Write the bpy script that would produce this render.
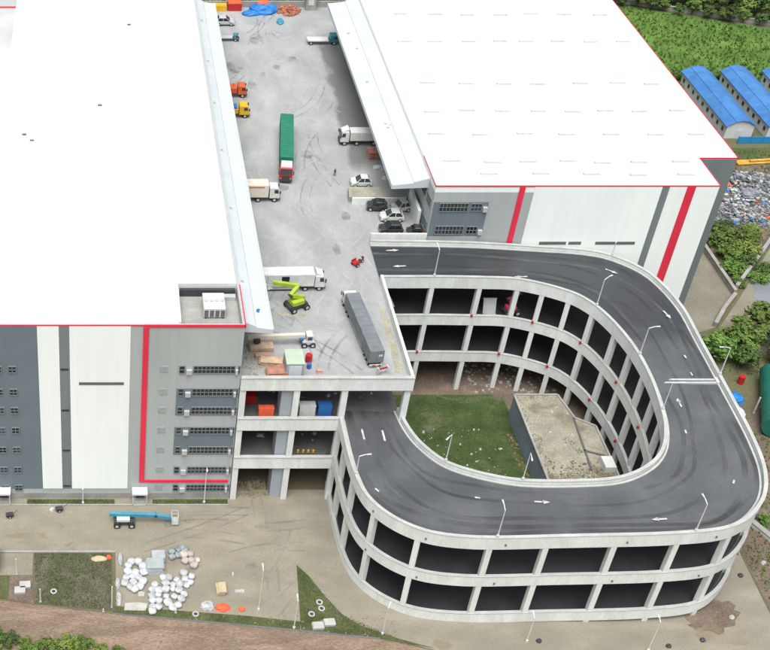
import bpy, bmesh, math, random
from mathutils import Vector, Matrix
random.seed(7)
R = math.radians
scene = bpy.context.scene
for o in list(bpy.data.objects): bpy.data.objects.remove(o)
col = scene.collection

# ---------------------------------------------------------------- camera, sky, sun, exposure
cam_d = bpy.data.cameras.new('camera'); cam = bpy.data.objects.new('camera', cam_d); col.objects.link(cam)
cam.location = (0, 0, 100); cam.rotation_euler = (R(90 - 38.264), 0, 0)
cam_d.sensor_width = 36; cam_d.lens = 1233 / 770 * 36
cam_d.shift_x = (385 - 97.5) / 770; cam_d.shift_y = 0
cam_d.clip_start = 1; cam_d.clip_end = 5000
scene.camera = cam
SUN_EL, SUN_AZ = 68, 195          # azimuth clockwise from +Y
w = bpy.data.worlds.new('World'); scene.world = w; w.use_nodes = True
nt = w.node_tree; bgn = nt.nodes['Background']
sky = nt.nodes.new('ShaderNodeTexSky'); sky.sky_type = 'NISHITA'; sky.sun_disc = False
sky.sun_elevation = R(SUN_EL); sky.sun_rotation = R(SUN_AZ); sky.air_density = 1.0; sky.dust_density = 5.0; sky.ozone_density = 1.0
hs = nt.nodes.new('ShaderNodeHueSaturation'); hs.inputs['Saturation'].default_value = 0.35
nt.links.new(sky.outputs[0], hs.inputs['Color']); nt.links.new(hs.outputs[0], bgn.inputs[0]); bgn.inputs[1].default_value = 0.07
sd = bpy.data.lights.new('sun', 'SUN'); sd.energy = 1.5; sd.angle = R(44); sd.color = (.985, 1, .985)
sun = bpy.data.objects.new('sun', sd); col.objects.link(sun)
az = R(SUN_AZ); el = R(SUN_EL)
sdir = Vector((math.sin(az) * math.cos(el), math.cos(az) * math.cos(el), math.sin(el)))
sun.rotation_euler = sdir.to_track_quat('Z', 'Y').to_euler(); sun.location = sdir * 300
scene.view_settings.view_transform = 'Standard'; scene.view_settings.look = 'None'
scene.view_settings.gamma = 1; scene.view_settings.use_curve_mapping = False
scene.view_settings.exposure = 1.24

# ---------------------------------------------------------------- materials
MATS = {}
def mat(name, c, rough=.7, var=.18, scale=.6, c2=None, big=.0, bump=.0, bscale=12, metal=0, spec=.4, stripes=None, rnd=0, coords='world', big_c=None, bigscale=.06, stretch=None, big_thr=(.45, .62), grit=0, scuff=None, stain=None):
    """procedural: base colour broken by noise at two scales, fine relief, optional panel seams"""
    if name in MATS: return MATS[name]
    m = bpy.data.materials.new(name); m.use_nodes = True; n = m.node_tree; N = n.nodes; Lk = n.links
    b = N['Principled BSDF']; b.inputs['Roughness'].default_value = rough; b.inputs['Metallic'].default_value = metal
    b.inputs['Specular IOR Level'].default_value = spec
    if coords == 'world':
        g = N.new('ShaderNodeNewGeometry'); P = g.outputs['Position']
    else:
        g = N.new('ShaderNodeTexCoord'); P = g.outputs['Object']
    if stretch:
        mp = N.new('ShaderNodeMapping'); mp.inputs['Scale'].default_value = stretch; Lk.new(P, mp.inputs[0]); PN = mp.outputs[0]
    else: PN = P
    def noise(sc, det=5, dist=0):
        t = N.new('ShaderNodeTexNoise'); t.inputs['Scale'].default_value = sc; t.inputs['Detail'].default_value = det
        t.inputs['Distortion'].default_value = dist; Lk.new(PN, t.inputs['Vector']); return t.outputs['Fac']
    def ramp(fac, a, bb, ca, cb):
        r = N.new('ShaderNodeValToRGB'); r.color_ramp.elements[0].position = a; r.color_ramp.elements[1].position = bb
        r.color_ramp.elements[0].color = (*ca, 1); r.color_ramp.elements[1].color = (*cb, 1); Lk.new(fac, r.inputs[0]); return r.outputs[0]
    def mix(mode, f, A, B):
        x = N.new('ShaderNodeMixRGB'); x.blend_type = mode
        if isinstance(f, (int, float)): x.inputs[0].default_value = f
        else: Lk.new(f, x.inputs[0])
        for i, q in ((1, A), (2, B)):
            if isinstance(q, tuple): x.inputs[i].default_value = (*q, 1)
            else: Lk.new(q, x.inputs[i])
        return x.outputs[0]
    lo = tuple(max(0, x * (1 - var)) for x in c); hi = tuple(min(1, x * (1 + var)) for x in c)
    out = ramp(noise(scale), .3, .7, lo, c2 if c2 else hi)
    out = mix('MULTIPLY', .55, out, ramp(noise(scale * 7, 4), .3, .75, (1 - var,) * 3, (1, 1, 1)))
    if big:
        k = noise(bigscale, 6, 1.2); kk = N.new('ShaderNodeMapRange'); kk.inputs[1].default_value = big_thr[0]; kk.inputs[2].default_value = big_thr[1]; kk.inputs[4].default_value = big
        Lk.new(k, kk.inputs[0]); out = mix('MIX', kk.outputs[0], out, big_c or tuple(x * .55 for x in c))
    if grit: out = mix('MULTIPLY', 1, out, ramp(noise(5.5, 8), .32, .72, (1 - grit,) * 3, (1 + grit * .35,) * 3))
    if scuff:
        sc_c, sc_a, sc_s = scuff; k = noise(sc_s, 3, 2.2)
        a1 = N.new('ShaderNodeMath'); a1.operation = 'SUBTRACT'; a1.inputs[1].default_value = .5; Lk.new(k, a1.inputs[0])
        a2 = N.new('ShaderNodeMath'); a2.operation = 'ABSOLUTE'; Lk.new(a1.outputs[0], a2.inputs[0])
        a3 = N.new('ShaderNodeMapRange'); a3.inputs[1].default_value = .035; a3.inputs[2].default_value = .004; a3.inputs[4].default_value = sc_a; Lk.new(a2.outputs[0], a3.inputs[0])
        a4 = N.new('ShaderNodeMath'); a4.operation = 'MULTIPLY'; Lk.new(a3.outputs[0], a4.inputs[0]); Lk.new(noise(.35, 4), a4.inputs[1])
        out = mix('MIX', a4.outputs[0], out, sc_c)
    if stain:     # an irregular area of another tone beyond x0 between y0 and y1
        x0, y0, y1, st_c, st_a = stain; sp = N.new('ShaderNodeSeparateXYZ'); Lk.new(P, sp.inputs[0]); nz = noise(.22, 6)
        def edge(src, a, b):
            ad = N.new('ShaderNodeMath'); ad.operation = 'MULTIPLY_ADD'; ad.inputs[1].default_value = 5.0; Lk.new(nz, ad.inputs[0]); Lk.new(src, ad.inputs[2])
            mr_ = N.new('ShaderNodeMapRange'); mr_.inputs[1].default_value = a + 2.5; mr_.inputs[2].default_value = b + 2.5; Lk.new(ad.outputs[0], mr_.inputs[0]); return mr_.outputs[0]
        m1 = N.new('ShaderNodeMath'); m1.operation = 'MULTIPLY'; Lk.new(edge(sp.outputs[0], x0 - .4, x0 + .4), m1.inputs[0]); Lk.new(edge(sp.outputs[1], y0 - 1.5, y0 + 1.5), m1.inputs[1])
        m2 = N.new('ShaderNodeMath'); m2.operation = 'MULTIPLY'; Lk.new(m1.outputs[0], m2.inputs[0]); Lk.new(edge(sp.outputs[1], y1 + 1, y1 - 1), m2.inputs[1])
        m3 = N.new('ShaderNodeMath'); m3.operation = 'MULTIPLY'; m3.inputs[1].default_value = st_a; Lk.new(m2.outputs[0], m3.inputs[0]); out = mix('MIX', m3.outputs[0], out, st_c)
    if stripes:   # thin dark seams: (axis, period, width, strength)
        ax, per, wd, st = stripes
        sx = N.new('ShaderNodeSeparateXYZ'); Lk.new(P, sx.inputs[0])
        md = N.new('ShaderNodeMath'); md.operation = 'PINGPONG'; md.inputs[1].default_value = per / 2; Lk.new(sx.outputs[ax], md.inputs[0])
        lt = N.new('ShaderNodeMath'); lt.operation = 'LESS_THAN'; lt.inputs[1].default_value = wd / 2; Lk.new(md.outputs[0], lt.inputs[0])
        ml = N.new('ShaderNodeMath'); ml.operation = 'MULTIPLY'; ml.inputs[1].default_value = st; Lk.new(lt.outputs[0], ml.inputs[0])
        out = mix('MIX', ml.outputs[0], out, tuple(x * .45 for x in c))
    if rnd:
        oi = N.new('ShaderNodeObjectInfo'); hv = N.new('ShaderNodeHueSaturation')
        mr = N.new('ShaderNodeMapRange'); mr.inputs[3].default_value = 1 - rnd; mr.inputs[4].default_value = 1 + rnd
        Lk.new(oi.outputs['Random'], mr.inputs[0]); Lk.new(mr.outputs[0], hv.inputs['Value']); 
        mh = N.new('ShaderNodeMapRange'); mh.inputs[3].default_value = .5 - rnd * .08; mh.inputs[4].default_value = .5 + rnd * .05
        Lk.new(oi.outputs['Random'], mh.inputs[0]); Lk.new(mh.outputs[0], hv.inputs['Hue'])
        Lk.new(out, hv.inputs['Color']); out = hv.outputs[0]
    Lk.new(out, b.inputs['Base Color'])
    if bump:
        bp = N.new('ShaderNodeBump'); bp.inputs['Strength'].default_value = bump; bp.inputs['Distance'].default_value = .05
        Lk.new(noise(bscale, 4), bp.inputs['Height']); Lk.new(bp.outputs[0], b.inputs['Normal'])
    MATS[name] = m; return m

mat('soil', (.20, .16, .11), .95, .3, .25, c2=(.15, .15, .07), big=.7, big_c=(.11, .13, .05), bump=.5, bscale=3, grit=.4)
mat('apron', (.262, .236, .176), .75, .16, .22, c2=(.30, .272, .208), big=.6, big_c=(.205, .188, .142), bump=.2, bigscale=.11, stretch=(1, 1.8, 1), grit=.2, scuff=((.19, .175, .135), .35, .13))
mat('path', (.245, .228, .178), .8, .14, .3, big=.5, big_c=(.20, .165, .115), bigscale=.16, bump=.2, grit=.25)
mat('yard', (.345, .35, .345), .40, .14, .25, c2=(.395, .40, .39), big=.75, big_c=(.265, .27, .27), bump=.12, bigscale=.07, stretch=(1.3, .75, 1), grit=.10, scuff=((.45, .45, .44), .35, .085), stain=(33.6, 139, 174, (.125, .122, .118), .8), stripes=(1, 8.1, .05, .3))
mat('dark_yard', (.115, .115, .115), .4, .25, .3, c2=(.16, .16, .155), big=.5, big_c=(.08, .08, .078), bump=.1, bigscale=.2)
mat('yellow_wash', (.37, .35, .25), .6, .2, .8, grit=.3, big=.7, big_c=(.32, .32, .305), bigscale=.5)
mat('dirt', (.27, .185, .13), .95, .25, .5, c2=(.235, .175, .127), big=.6, big_c=(.345, .245, .18), bump=.9, bscale=3, bigscale=.3, stretch=(.5, 1.7, 1), grit=.42)
mat('brown_dirt', (.19, .14, .105), .95, .3, .5, big=.5, big_c=(.13, .10, .08), bump=.6, bscale=5, bigscale=.3, grit=.4)
mat('lawn', (.075, .098, .03), .95, .3, .5, c2=(.10, .122, .042), big=.45, big_c=(.135, .13, .065), bump=.6, bscale=9, bigscale=.25, grit=.3)
mat('court_lawn', (.052, .085, .022), .95, .3, .5, c2=(.07, .105, .03), big=.55, big_c=(.17, .16, .105), bump=.6, bscale=9, bigscale=.14, big_thr=(.57, .66), grit=.3)
mat('plot_soil', (.125, .12, .07), .95, .3, .8, c2=(.09, .105, .047), big=.6, big_c=(.16, .14, .095), bump=.7, bscale=6, bigscale=.35, grit=.4)
mat('field', (.085, .18, .028), .95, .35, .25, c2=(.13, .225, .04), big=.5, big_c=(.065, .14, .025), bump=.8, bscale=2, bigscale=.12)
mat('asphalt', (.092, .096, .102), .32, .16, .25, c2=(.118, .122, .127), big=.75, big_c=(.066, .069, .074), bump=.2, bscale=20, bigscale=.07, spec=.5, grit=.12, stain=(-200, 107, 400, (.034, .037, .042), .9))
mat('asphalt_shaded', (.030, .032, .035), .5, .18, .4, c2=(.040, .042, .045), big=.5, big_c=(.024, .026, .028), bump=.2, bscale=20, bigscale=.10, grit=.2)  # lower-level copy of the asphalt, shade under the decks put into its colour
mat('white_concrete', (.665, .685, .66), .75, .08, .5, big=.45, big_c=(.52, .535, .50), bump=.15, bigscale=.5, grit=.10, stretch=(1, 1, .3))
mat('grey_concrete', (.33, .325, .30), .8, .15, .5, big=.4, big_c=(.22, .21, .19), bump=.15, bigscale=.3, grit=.15)
mat('coping_concrete', (.43, .44, .42), .8, .12, .6, big=.4, big_c=(.33, .335, .315), bump=.15, bigscale=.4, grit=.12)
mat('slab_under', (.125, .127, .125), .85, .2, .4, big=.4, bump=.1)  # slab concrete, darkened so the covered levels look deep in shade
mat('roof_white', (.565, .575, .57), .55, .04, .25, c2=(.60, .61, .605), big=.7, big_c=(.535, .55, .55), bigscale=.05, stripes=(0, 3.0, .07, .2), grit=.04)
mat('roof_old', (.47, .475, .46), .6, .08, .3, big=.4)
mat('roof_vent_white', (.50, .515, .515), .6, .08, 2)
mat('roof_light', (.56, .575, .575), .5, .05, 1)
mat('canopy_metal', (.50, .535, .55), .5, .06, .3, big=.3, big_c=(.44, .48, .49), stripes=(1, 1.05, .05, .16))
mat('clad_white', (.79, .83, .80), .5, .03, .3, big=.25, big_c=(.70, .74, .71), bigscale=.7, stretch=(1, 1, .1), stripes=(0, 1.02, .03, .12))
mat('clad_grey', (.38, .405, .395), .55, .05, .3, big=.4, big_c=(.31, .335, .33), bigscale=.7, stretch=(1, 1, .1), stripes=(0, 1.02, .03, .22))
mat('clad_slate', (.14, .175, .195), .55, .07, .2, big=.25, big_c=(.115, .145, .165), stripes=(0, 1.02, .03, .25))
mat('clad_dark', (.16, .185, .19), .55, .06, .3, big=.35, big_c=(.20, .225, .23), bigscale=.7, stretch=(1, 1, .1), stripes=(0, 1.02, .03, .25))
mat('trim_red', (.68, .030, .065), .5, .1, .8, big=.3, big_c=(.52, .035, .06), bigscale=.6, stretch=(1, 1, .2))
mat('glass', (.022, .029, .034), .10, .3, .8, spec=.7, rnd=.7)
mat('frame_grey', (.17, .19, .20), .5, .08, 2)
mat('frame_light', (.30, .32, .315), .6, .1, 3)
mat('louvre', (.12, .125, .12), .6, .1, 3)
mat('white_metal', (.56, .57, .565), .45, .08, 1.5, big=.3, big_c=(.45, .46, .45), bigscale=.8)
mat('pale_metal', (.42, .43, .43), .45, .08, 1.5)
mat('dark_metal', (.045, .047, .05), .5, .2, 2)
mat('rubber', (.022, .022, .023), .85, .2, 3)
mat('chrome', (.4, .4, .4), .3, .1, 3, metal=.7)
mat('paint_white', (.55, .55, .53), .7, .15, 2, big=.75, big_c=(.18, .18, .18), bigscale=1.4)
mat('box_white', (.58, .59, .565), .5, .08, .8, big=.45, big_c=(.44, .44, .40), bigscale=.7, coords='obj', grit=.12)
mat('box_cream', (.60, .55, .46), .6, .07, .8, big=.4, big_c=(.52, .45, .35), bigscale=.5, coords='obj')
mat('box_green', (.018, .16, .095), .55, .12, .8, big=.4, big_c=(.03, .20, .125), bigscale=.4, coords='obj')
mat('box_grey', (.15, .165, .175), .6, .12, .6, c2=(.19, .21, .22), big=.4, big_c=(.12, .13, .14), bigscale=.35, coords='obj')
mat('red_paint', (.42, .02, .02), .4, .12, 1.5, coords='obj')
mat('orange_paint', (.55, .10, .03), .45, .15, 1.5, big=.3, coords='obj')
mat('yellow_paint', (.62, .36, .02), .4, .12, 1.5, coords='obj')
mat('lime_paint', (.33, .45, .04), .45, .14, 1.5, big=.35, big_c=(.22, .30, .05), bigscale=1.2, coords='obj')
mat('cyan_paint', (.05, .25, .36), .5, .18, 1.2, big=.4, big_c=(.10, .24, .30), bigscale=1.0, coords='obj')
mat('teal_paint', (.04, .20, .24), .45, .12, 1.5, coords='obj')
mat('blue_paint', (.03, .13, .38), .45, .12, 1.5, coords='obj')
mat('silver_paint', (.42, .43, .45), .3, .06, 2, spec=.6, coords='obj')
mat('black_paint', (.035, .036, .04), .25, .1, 2, spec=.6, coords='obj')
mat('pink_paint', (.75, .06, .13), .45, .1, 1.5, coords='obj')
mat('blue_tarp', (.02, .17, .48), .55, .22, 1.0, bump=.7, bscale=3)
mat('blue_roof', (.05, .17, .42), .45, .1, .5, big=.4, big_c=(.08, .26, .55), bigscale=.25, stripes=(1, .95, .06, .3), grit=.15)
mat('hoarding', (.02, .22, .46), .5, .1, .5, stripes=(0, 1.2, .05, .3))
mat('shed_wall', (.55, .57, .56), .6, .06, .5)
mat('plywood', (.50, .34, .23), .8, .18, 1.5, c2=(.58, .42, .30), coords='obj', rnd=.15)
mat('pallet_wood', (.40, .20, .14), .85, .25, 1.5, coords='obj', rnd=.1)
mat('bag_white', (.44, .45, .46), .75, .22, 2.5, c2=(.54, .55, .56), bump=.8, bscale=5, rnd=.14)
mat('bag_pink', (.46, .41, .38), .75, .2, 2.5, bump=.8, bscale=5, rnd=.14)
mat('bag_dark', (.20, .24, .25), .75, .3, 1.8, c2=(.42, .46, .47), bump=.5, bscale=6, rnd=.2)
mat('sheet_stack', (.42, .46, .47), .6, .12, 1.2, stripes=(2, .12, .03, .4), rnd=.06)
mat('plastic_sheet', (.42, .41, .37), .5, .15, 1.2, bump=.4)
mat('orange_cloth', (.75, .12, .05), .7, .15, 2, bump=.5)
mat('beige_bag', (.46, .38, .24), .85, .15, 2)
mat('slab_pale', (.40, .40, .38), .8, .1, 1.5)
mat('mud', (.15, .115, .075), .95, .3, 2)
mat('sheeting', (.50, .51, .51), .6, .2, 2, bump=.5)
mat('brick_brown', (.24, .15, .10), .95, .3, 2)
mat('brick_orange', (.38, .15, .09), .9, .25, 2, rnd=.2)
mat('dirt_clod', (.26, .18, .13), .95, .3, 2)
mat('tan_rubble', (.22, .18, .12), .95, .3, 2)
mat('stone', (.30, .27, .23), .9, .2, 1)
mat('pump_wall', (.19, .23, .275), .7, .08, .4, big=.3, bigscale=.3)
mat('pump_roof', (.315, .295, .225), .9, .16, .5, c2=(.36, .34, .265), big=.7, big_c=(.15, .125, .07), bump=.6, bscale=3, bigscale=.20, big_thr=(.52, .64), grit=.3)
mat('moss', (.115, .11, .04), .95, .35, 1.5, c2=(.16, .14, .06))
mat('leaf_mid', (.085, .165, .026), .75, .35, 1.2, c2=(.135, .22, .036), rnd=.25)
mat('leaf_dark', (.050, .100, .020), .75, .35, 1.2, c2=(.085, .145, .028), rnd=.25)
mat('leaf_pale', (.14, .21, .035), .75, .3, 1.2, c2=(.20, .27, .05), rnd=.2)
mat('grass_blade', (.070, .105, .024), .9, .35, .6, c2=(.105, .14, .038))
mat('field_blade', (.105, .22, .03), .9, .45, .3, c2=(.155, .27, .045))
mat('bark', (.10, .075, .05), .95, .25, 3)
mat('tank_green', (.012, .115, .085), .45, .12, .5, big=.3, big_c=(.02, .15, .11), bigscale=.4)
mat('pond', (.20, .22, .235), .12, .1, .3, spec=.6)
mat('skin', (.45, .27, .19), .6, .05, 5)
mat('cloth_dark', (.04, .045, .06), .9, .2, 8)
mat('lift_grey', (.30, .335, .37), .6, .06, .6)
mat('lift_top', (.38, .46, .36), .7, .08, .8)
mat('scrap_a', (.36, .355, .35), .7, .4, 2, c2=(.52, .52, .51))
mat('scrap_b', (.10, .10, .105), .7, .4, 2)
mat('scrap_c', (.20, .22, .25), .7, .45, 2)
mat('digger_yellow', (.55, .30, .05), .5, .15, 1)

def mark_mat(name, c, amt, sc=.5):
    m = bpy.data.materials.new(name); m.use_nodes = True; N = m.node_tree.nodes; Lk = m.node_tree.links; b = N['Principled BSDF']
    b.inputs['Base Color'].default_value = (*c, 1); b.inputs['Roughness'].default_value = .6
    g = N.new('ShaderNodeNewGeometry'); t = N.new('ShaderNodeTexNoise'); t.inputs['Scale'].default_value = sc; t.inputs['Detail'].default_value = 7; Lk.new(g.outputs['Position'], t.inputs['Vector'])
    r = N.new('ShaderNodeMapRange'); r.inputs[1].default_value = .38; r.inputs[2].default_value = .72; r.inputs[4].default_value = amt; Lk.new(t.outputs['Fac'], r.inputs[0]); Lk.new(r.outputs[0], b.inputs['Alpha'])
    MATS[name] = m
mark_mat('tyre_dark', (.04, .041, .043), .42, .22); mark_mat('tyre_light2', (.17, .175, .18), .5, .25); mark_mat('tyre_light', (.52, .52, .51), .55); mark_mat('tyre_yard', (.17, .17, .17), .38, .35); mark_mat('oil_stain', (.15, .145, .135), .55, .5); mark_mat('tan_wash', (.30, .25, .15), .7, .25); mark_mat('tyre_apron', (.14, .126, .098), .26, .3)
# ---------------------------------------------------------------- mesh builder
class MB:
    def __init__(s): s.v = []; s.f = []
    def add(s, vs, fs):
        o = len(s.v); s.v += [tuple(v) for v in vs]; s.f += [tuple(i + o for i in f) for f in fs]; return s
    def box(s, x0, x1, y0, y1, z0, z1, M=None):
        vs = [Vector(p) for p in ((x0,y0,z0),(x1,y0,z0),(x1,y1,z0),(x0,y1,z0),(x0,y0,z1),(x1,y0,z1),(x1,y1,z1),(x0,y1,z1))]
        if M: vs = [M @ v for v in vs]
        return s.add(vs, [(3,2,1,0),(4,5,6,7),(0,1,5,4),(1,2,6,5),(2,3,7,6),(3,0,4,7)])
    def prism(s, poly, z0, z1, axis='z'):
        n = len(poly); A = sum(poly[i][0]*poly[(i+1)%n][1] - poly[(i+1)%n][0]*poly[i][1] for i in range(n))
        if A < 0: poly = poly[::-1]
        if axis == 'z': vs = [(x,y,z0) for x,y in poly] + [(x,y,z1) for x,y in poly]
        else: vs = [(x,z1,y) for x,y in poly] + [(x,z0,y) for x,y in poly]   # profile in xz, extruded along y
        return s.add(vs, [tuple(range(n-1,-1,-1)), tuple(range(n,2*n))] + [(i,(i+1)%n,n+(i+1)%n,n+i) for i in range(n)])
    def tube(s, pts, r, n=8, r2=None):
        pts = [Vector(p) for p in pts]; rings = []; m = len(pts)
        for i, p in enumerate(pts):
            t = (pts[min(i+1,m-1)] - pts[max(i-1,0)]).normalized(); a = t.orthogonal().normalized(); b = t.cross(a)
            rr = r if r2 is None else r + (r2 - r) * i / (m - 1)
            rings.append([p + a*math.cos(2*math.pi*k/n)*rr + b*math.sin(2*math.pi*k/n)*rr for k in range(n)])
        return s.sweep(rings)
    def sweep(s, rings, cap=True):
        n = len(rings[0]); vs = [p for r in rings for p in r]; fs = []
        for i in range(len(rings)-1):
            for k in range(n): fs.append((i*n+k, i*n+(k+1)%n, (i+1)*n+(k+1)%n, (i+1)*n+k))
        if cap: fs += [tuple(range(n-1,-1,-1)), tuple((len(rings)-1)*n+k for k in range(n))]
        return s.add(vs, fs)
    def beam(s, a, b, wd, h):
        a = Vector(a); b = Vector(b); d = b - a; L = d.length; q = d.to_track_quat('X', 'Z').to_matrix().to_4x4()
        return s.box(0, L, -wd/2, wd/2, -h/2, h/2, Matrix.Translation(a) @ q)
    def mesh(s, name, m, smooth=False):
        me = bpy.data.meshes.new(name); me.from_pydata(s.v, [], s.f); me.update()
        bm = bmesh.new(); bm.from_mesh(me); bmesh.ops.recalc_face_normals(bm, faces=bm.faces); bm.to_mesh(me); bm.free()
        me.materials.append(MATS[m] if isinstance(m, str) else m)
        if smooth:
            for p in me.polygons: p.use_smooth = True
        return me
    def build(s, name, m, parent=None, loc=None, smooth=False, bevel=0):
        o = bpy.data.objects.new(name, s.mesh(name, m, smooth)); col.objects.link(o)
        if parent: o.parent = parent
        if loc: o.location = loc
        if bevel:
            b = o.modifiers.new('bevel', 'BEVEL'); b.width = bevel; b.segments = 2; b.limit_method = 'ANGLE'
        return o
def tag(o, label, cat, group=None, kind=None):
    o['label'] = label; o['category'] = cat
    if group: o['group'] = group
    if kind: o['kind'] = kind
    return o
def struct(o): o['kind'] = 'structure'; return o
def empty(name, loc=(0,0,0), rz=0, label=None, cat=None, group=None):
    o = bpy.data.objects.new(name, None); col.objects.link(o); o.location = loc; o.rotation_euler = (0,0,rz); o.empty_display_size = .3
    if label: tag(o, label, cat, group)
    return o
def inst(name, me, parent=None, loc=(0,0,0), rot=(0,0,0), sc=(1,1,1)):
    o = bpy.data.objects.new(name, me); col.objects.link(o); o.location = loc; o.rotation_euler = rot; o.scale = sc
    if parent: o.parent = parent
    return o
def copy_tree(o, parent=None):
    c = o.copy(); col.objects.link(c); c.parent = parent
    for ch in list(o.children): copy_tree(ch, c)
    return c
def B(*a): return MB().box(*a)
ORD = ['first','second','third','fourth','fifth','sixth','seventh','eighth','ninth','tenth','eleventh','twelfth','thirteenth','fourteenth','fifteenth','sixteenth']

# ---------------------------------------------------------------- ground and pavements
g = MB().add([(-900,-200,0),(1100,-200,0),(1100,1600,0),(-900,1600,0)], [(0,1,2,3)]); struct(g.build('ground','soil'))
def sheet(name, poly, z, m): return struct(MB().prism(poly, -.05, z).build(name, m))
sheet('apron', [(-80,88),(1.9,88),(1.9,79.9),(20.4,77.6),(20.9,86.1),(22.9,82.5),(24.9,79.3),(28.2,77.0),(33,75.3),(33,97),(15,97),(15,95.7),(-80,95.7)], .02, 'apron')
sheet('pavement', [(33,75.3),(40,70),(40,50),(68,50),(67.9,80),(68.1,87),(68.6,95),(69.5,121.4),(60,121.4),(60,97),(33,97)], .02, 'apron')
sheet('dirt_road', [(-80,84),(-10,81.4),(1.3,79.7),(15.3,78.1),(28,76.6),(33,75.2),(40,70),(40,50),(-80,50)], .028, 'dirt')
sheet('grass_verge', [(1.6,79.9),(15.3,78.35),(20.2,77.75),(20.4,78.7),(15.3,79.4),(8,80.1),(1.6,80.7)], .05, 'lawn')
sheet('lawn', [(20.9,86.1),(22.0,84.6),(22.9,82.7),(23.9,80.6),(24.9,79.4),(26.4,78.2),(29.6,76.7),(33,75.5),(28,76.65),(20.3,77.7),(20.45,80)], .05, 'lawn')
sheet('garden_plot', [(-6.7,87.7),(1.5,87.7),(1.5,80.1),(-6.4,81.0)], .04, 'plot_soil')
sheet('paved_strip', [(-30,87.7),(-6.8,87.7),(-6.8,84.7),(-30,84.7)], .04, 'apron')
sheet('plot_verge', [(-30,84.6),(-9.2,84.6),(-9.2,81.6),(-30,82.4)], .05, 'lawn')
sheet('plot_path', [(-9.1,84.6),(-6.8,84.6),(-6.5,81.0),(-9.1,81.5)], .036, 'brown_dirt')
struct(MB().box(-80,1.9,87.75,87.98,0,.14).build('kerb','grey_concrete'))
struct(MB().box(-80,14.6,94.55,94.72,0,.14).build('kerb','grey_concrete'))
sheet('grass_strip', [(-7.8,94.8),(1.9,94.8),(1.9,95.5),(-7.8,95.5)], .07, 'lawn'); sheet('grass_strip', [(6.1,94.8),(14.4,94.8),(14.4,95.5),(6.1,95.5)], .07, 'lawn')
struct(MB().tube([(1.5,79.75,.03),(15.3,78.2,.03),(28,76.62,.03)], .11, 6).build('drain_channel','slab_under'))
sheet('courtyard_lawn', [(32.4,113),(49.4,113),(49.4,86),(38.5,86),(34.5,89),(32.4,92)], .03, 'court_lawn')
sheet('courtyard_earth', [(32.2,122),(58,122),(59,110),(59,84),(49.6,84),(49.6,112.8),(32.2,112.8)], .026, 'brown_dirt')
sheet('side_yard', [(69.4,121.6),(80.6,126.2),(86,133),(86,172),(69.4,172)], .03, 'path')
sheet('side_lane', [(81.2,126.2),(86.6,132.8),(97,146.2),(112,160),(125,150),(95,118),(86,119)], .02, 'path')
sheet('pond', [(89+3.9+4.0*math.cos(a*math.pi/14)*(1+.12*math.sin(a*1.9)),133+4.6*math.sin(a*math.pi/14)*(1+.1*math.sin(a*2.7))) for a in range(28)], .05, 'pond')
sheet('scrap_ground', [(86.4,136),(97,147),(112,160),(112,171),(86.4,171)], .022, 'brown_dirt')
sheet('field', [(76.5,193),(160,190),(190,206),(128,216),(100,228.5),(78,236)], .03, 'field')
sheet('field_margin', [(80,172.5),(130,172.5),(130,169),(80,169)], .03, 'lawn')
sheet('dirt_patch', [(62.0+2.6*math.cos(a*.2244)*(1+.16*math.sin(a*2.3))+1.0*math.sin(a*.2244), 79.4+2.1*math.sin(a*.2244)*(1+.16*math.sin(a*1.7+1))) for a in range(28)], .04, 'brown_dirt')
sheet('soil_bank', [(68.3,87),(68.1,79.8),(68.1,60),(90,60),(90,112),(76,108),(69.5,104),(68.7,95)], .016, 'brown_dirt')

def tufts(name, poly, n, size, m, label, z=.05, holes=None):
    xs = [p[0] for p in poly]; ys = [p[1] for p in poly]; mb = MB(); c = 0
    def inside(x, y):
        r = False; j = len(poly)-1
        for i in range(len(poly)):
            if (poly[i][1] > y) != (poly[j][1] > y) and x < (poly[j][0]-poly[i][0])*(y-poly[i][1])/(poly[j][1]-poly[i][1])+poly[i][0]: r = not r
            j = i
        return r
    while c < n:
        x = random.uniform(min(xs), max(xs)); y = random.uniform(min(ys), max(ys)); c += 1
        if not inside(x, y): continue
        a = random.uniform(0, 6.28); h = size*random.uniform(.5,1.3); q = size*.5
        mb.add([(x-math.cos(a)*q,y-math.sin(a)*q,z-.03),(x+math.cos(a)*q,y+math.sin(a)*q,z-.03),(x+random.uniform(-q,q),y+random.uniform(-q,q),z+h)], [(0,1,2)])
    return tag(mb.build(name, m), label, 'grass', kind='stuff')
tufts('grass', [(20.9,86.0),(22.9,82.7),(24.9,79.4),(29.6,76.8),(20.4,77.8)], 3500, .13, 'grass_blade', 'short grass on the pointed lawn beside the ramp')
tufts('grass', [(-6.6,87.6),(1.4,87.6),(1.4,80.2),(-6.3,81)], 2200, .14, 'grass_blade', 'sparse weeds over the bare garden plot')
tufts('grass', [(32.5,112.8),(49.2,112.8),(49.2,86.2),(38.6,86.2),(34.6,89.2),(32.5,92.2)], 5000, .13, 'grass_blade', 'short green grass in the courtyard inside the ramp')
tufts('grass', [(78,193.5),(158,190.5),(188,206),(128,215.5),(100,227.5),(80,234)], 16000, .55, 'field_blade', 'rough green crop covering the field behind the blue sheds', z=.0)
tufts('grass', [(68.5,86.5),(69,95),(70,104),(90,111),(90,62),(69,62)], 9000, .3, 'field_blade', 'weeds growing on the bank right of the ramp', z=.0)
tufts('grass', [(70,105),(76,109),(77,117),(90,116),(92,128),(82,126),(72,121.5)], 4500, .28, 'field_blade', 'weeds under the trees above the green tank', z=.0)
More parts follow.
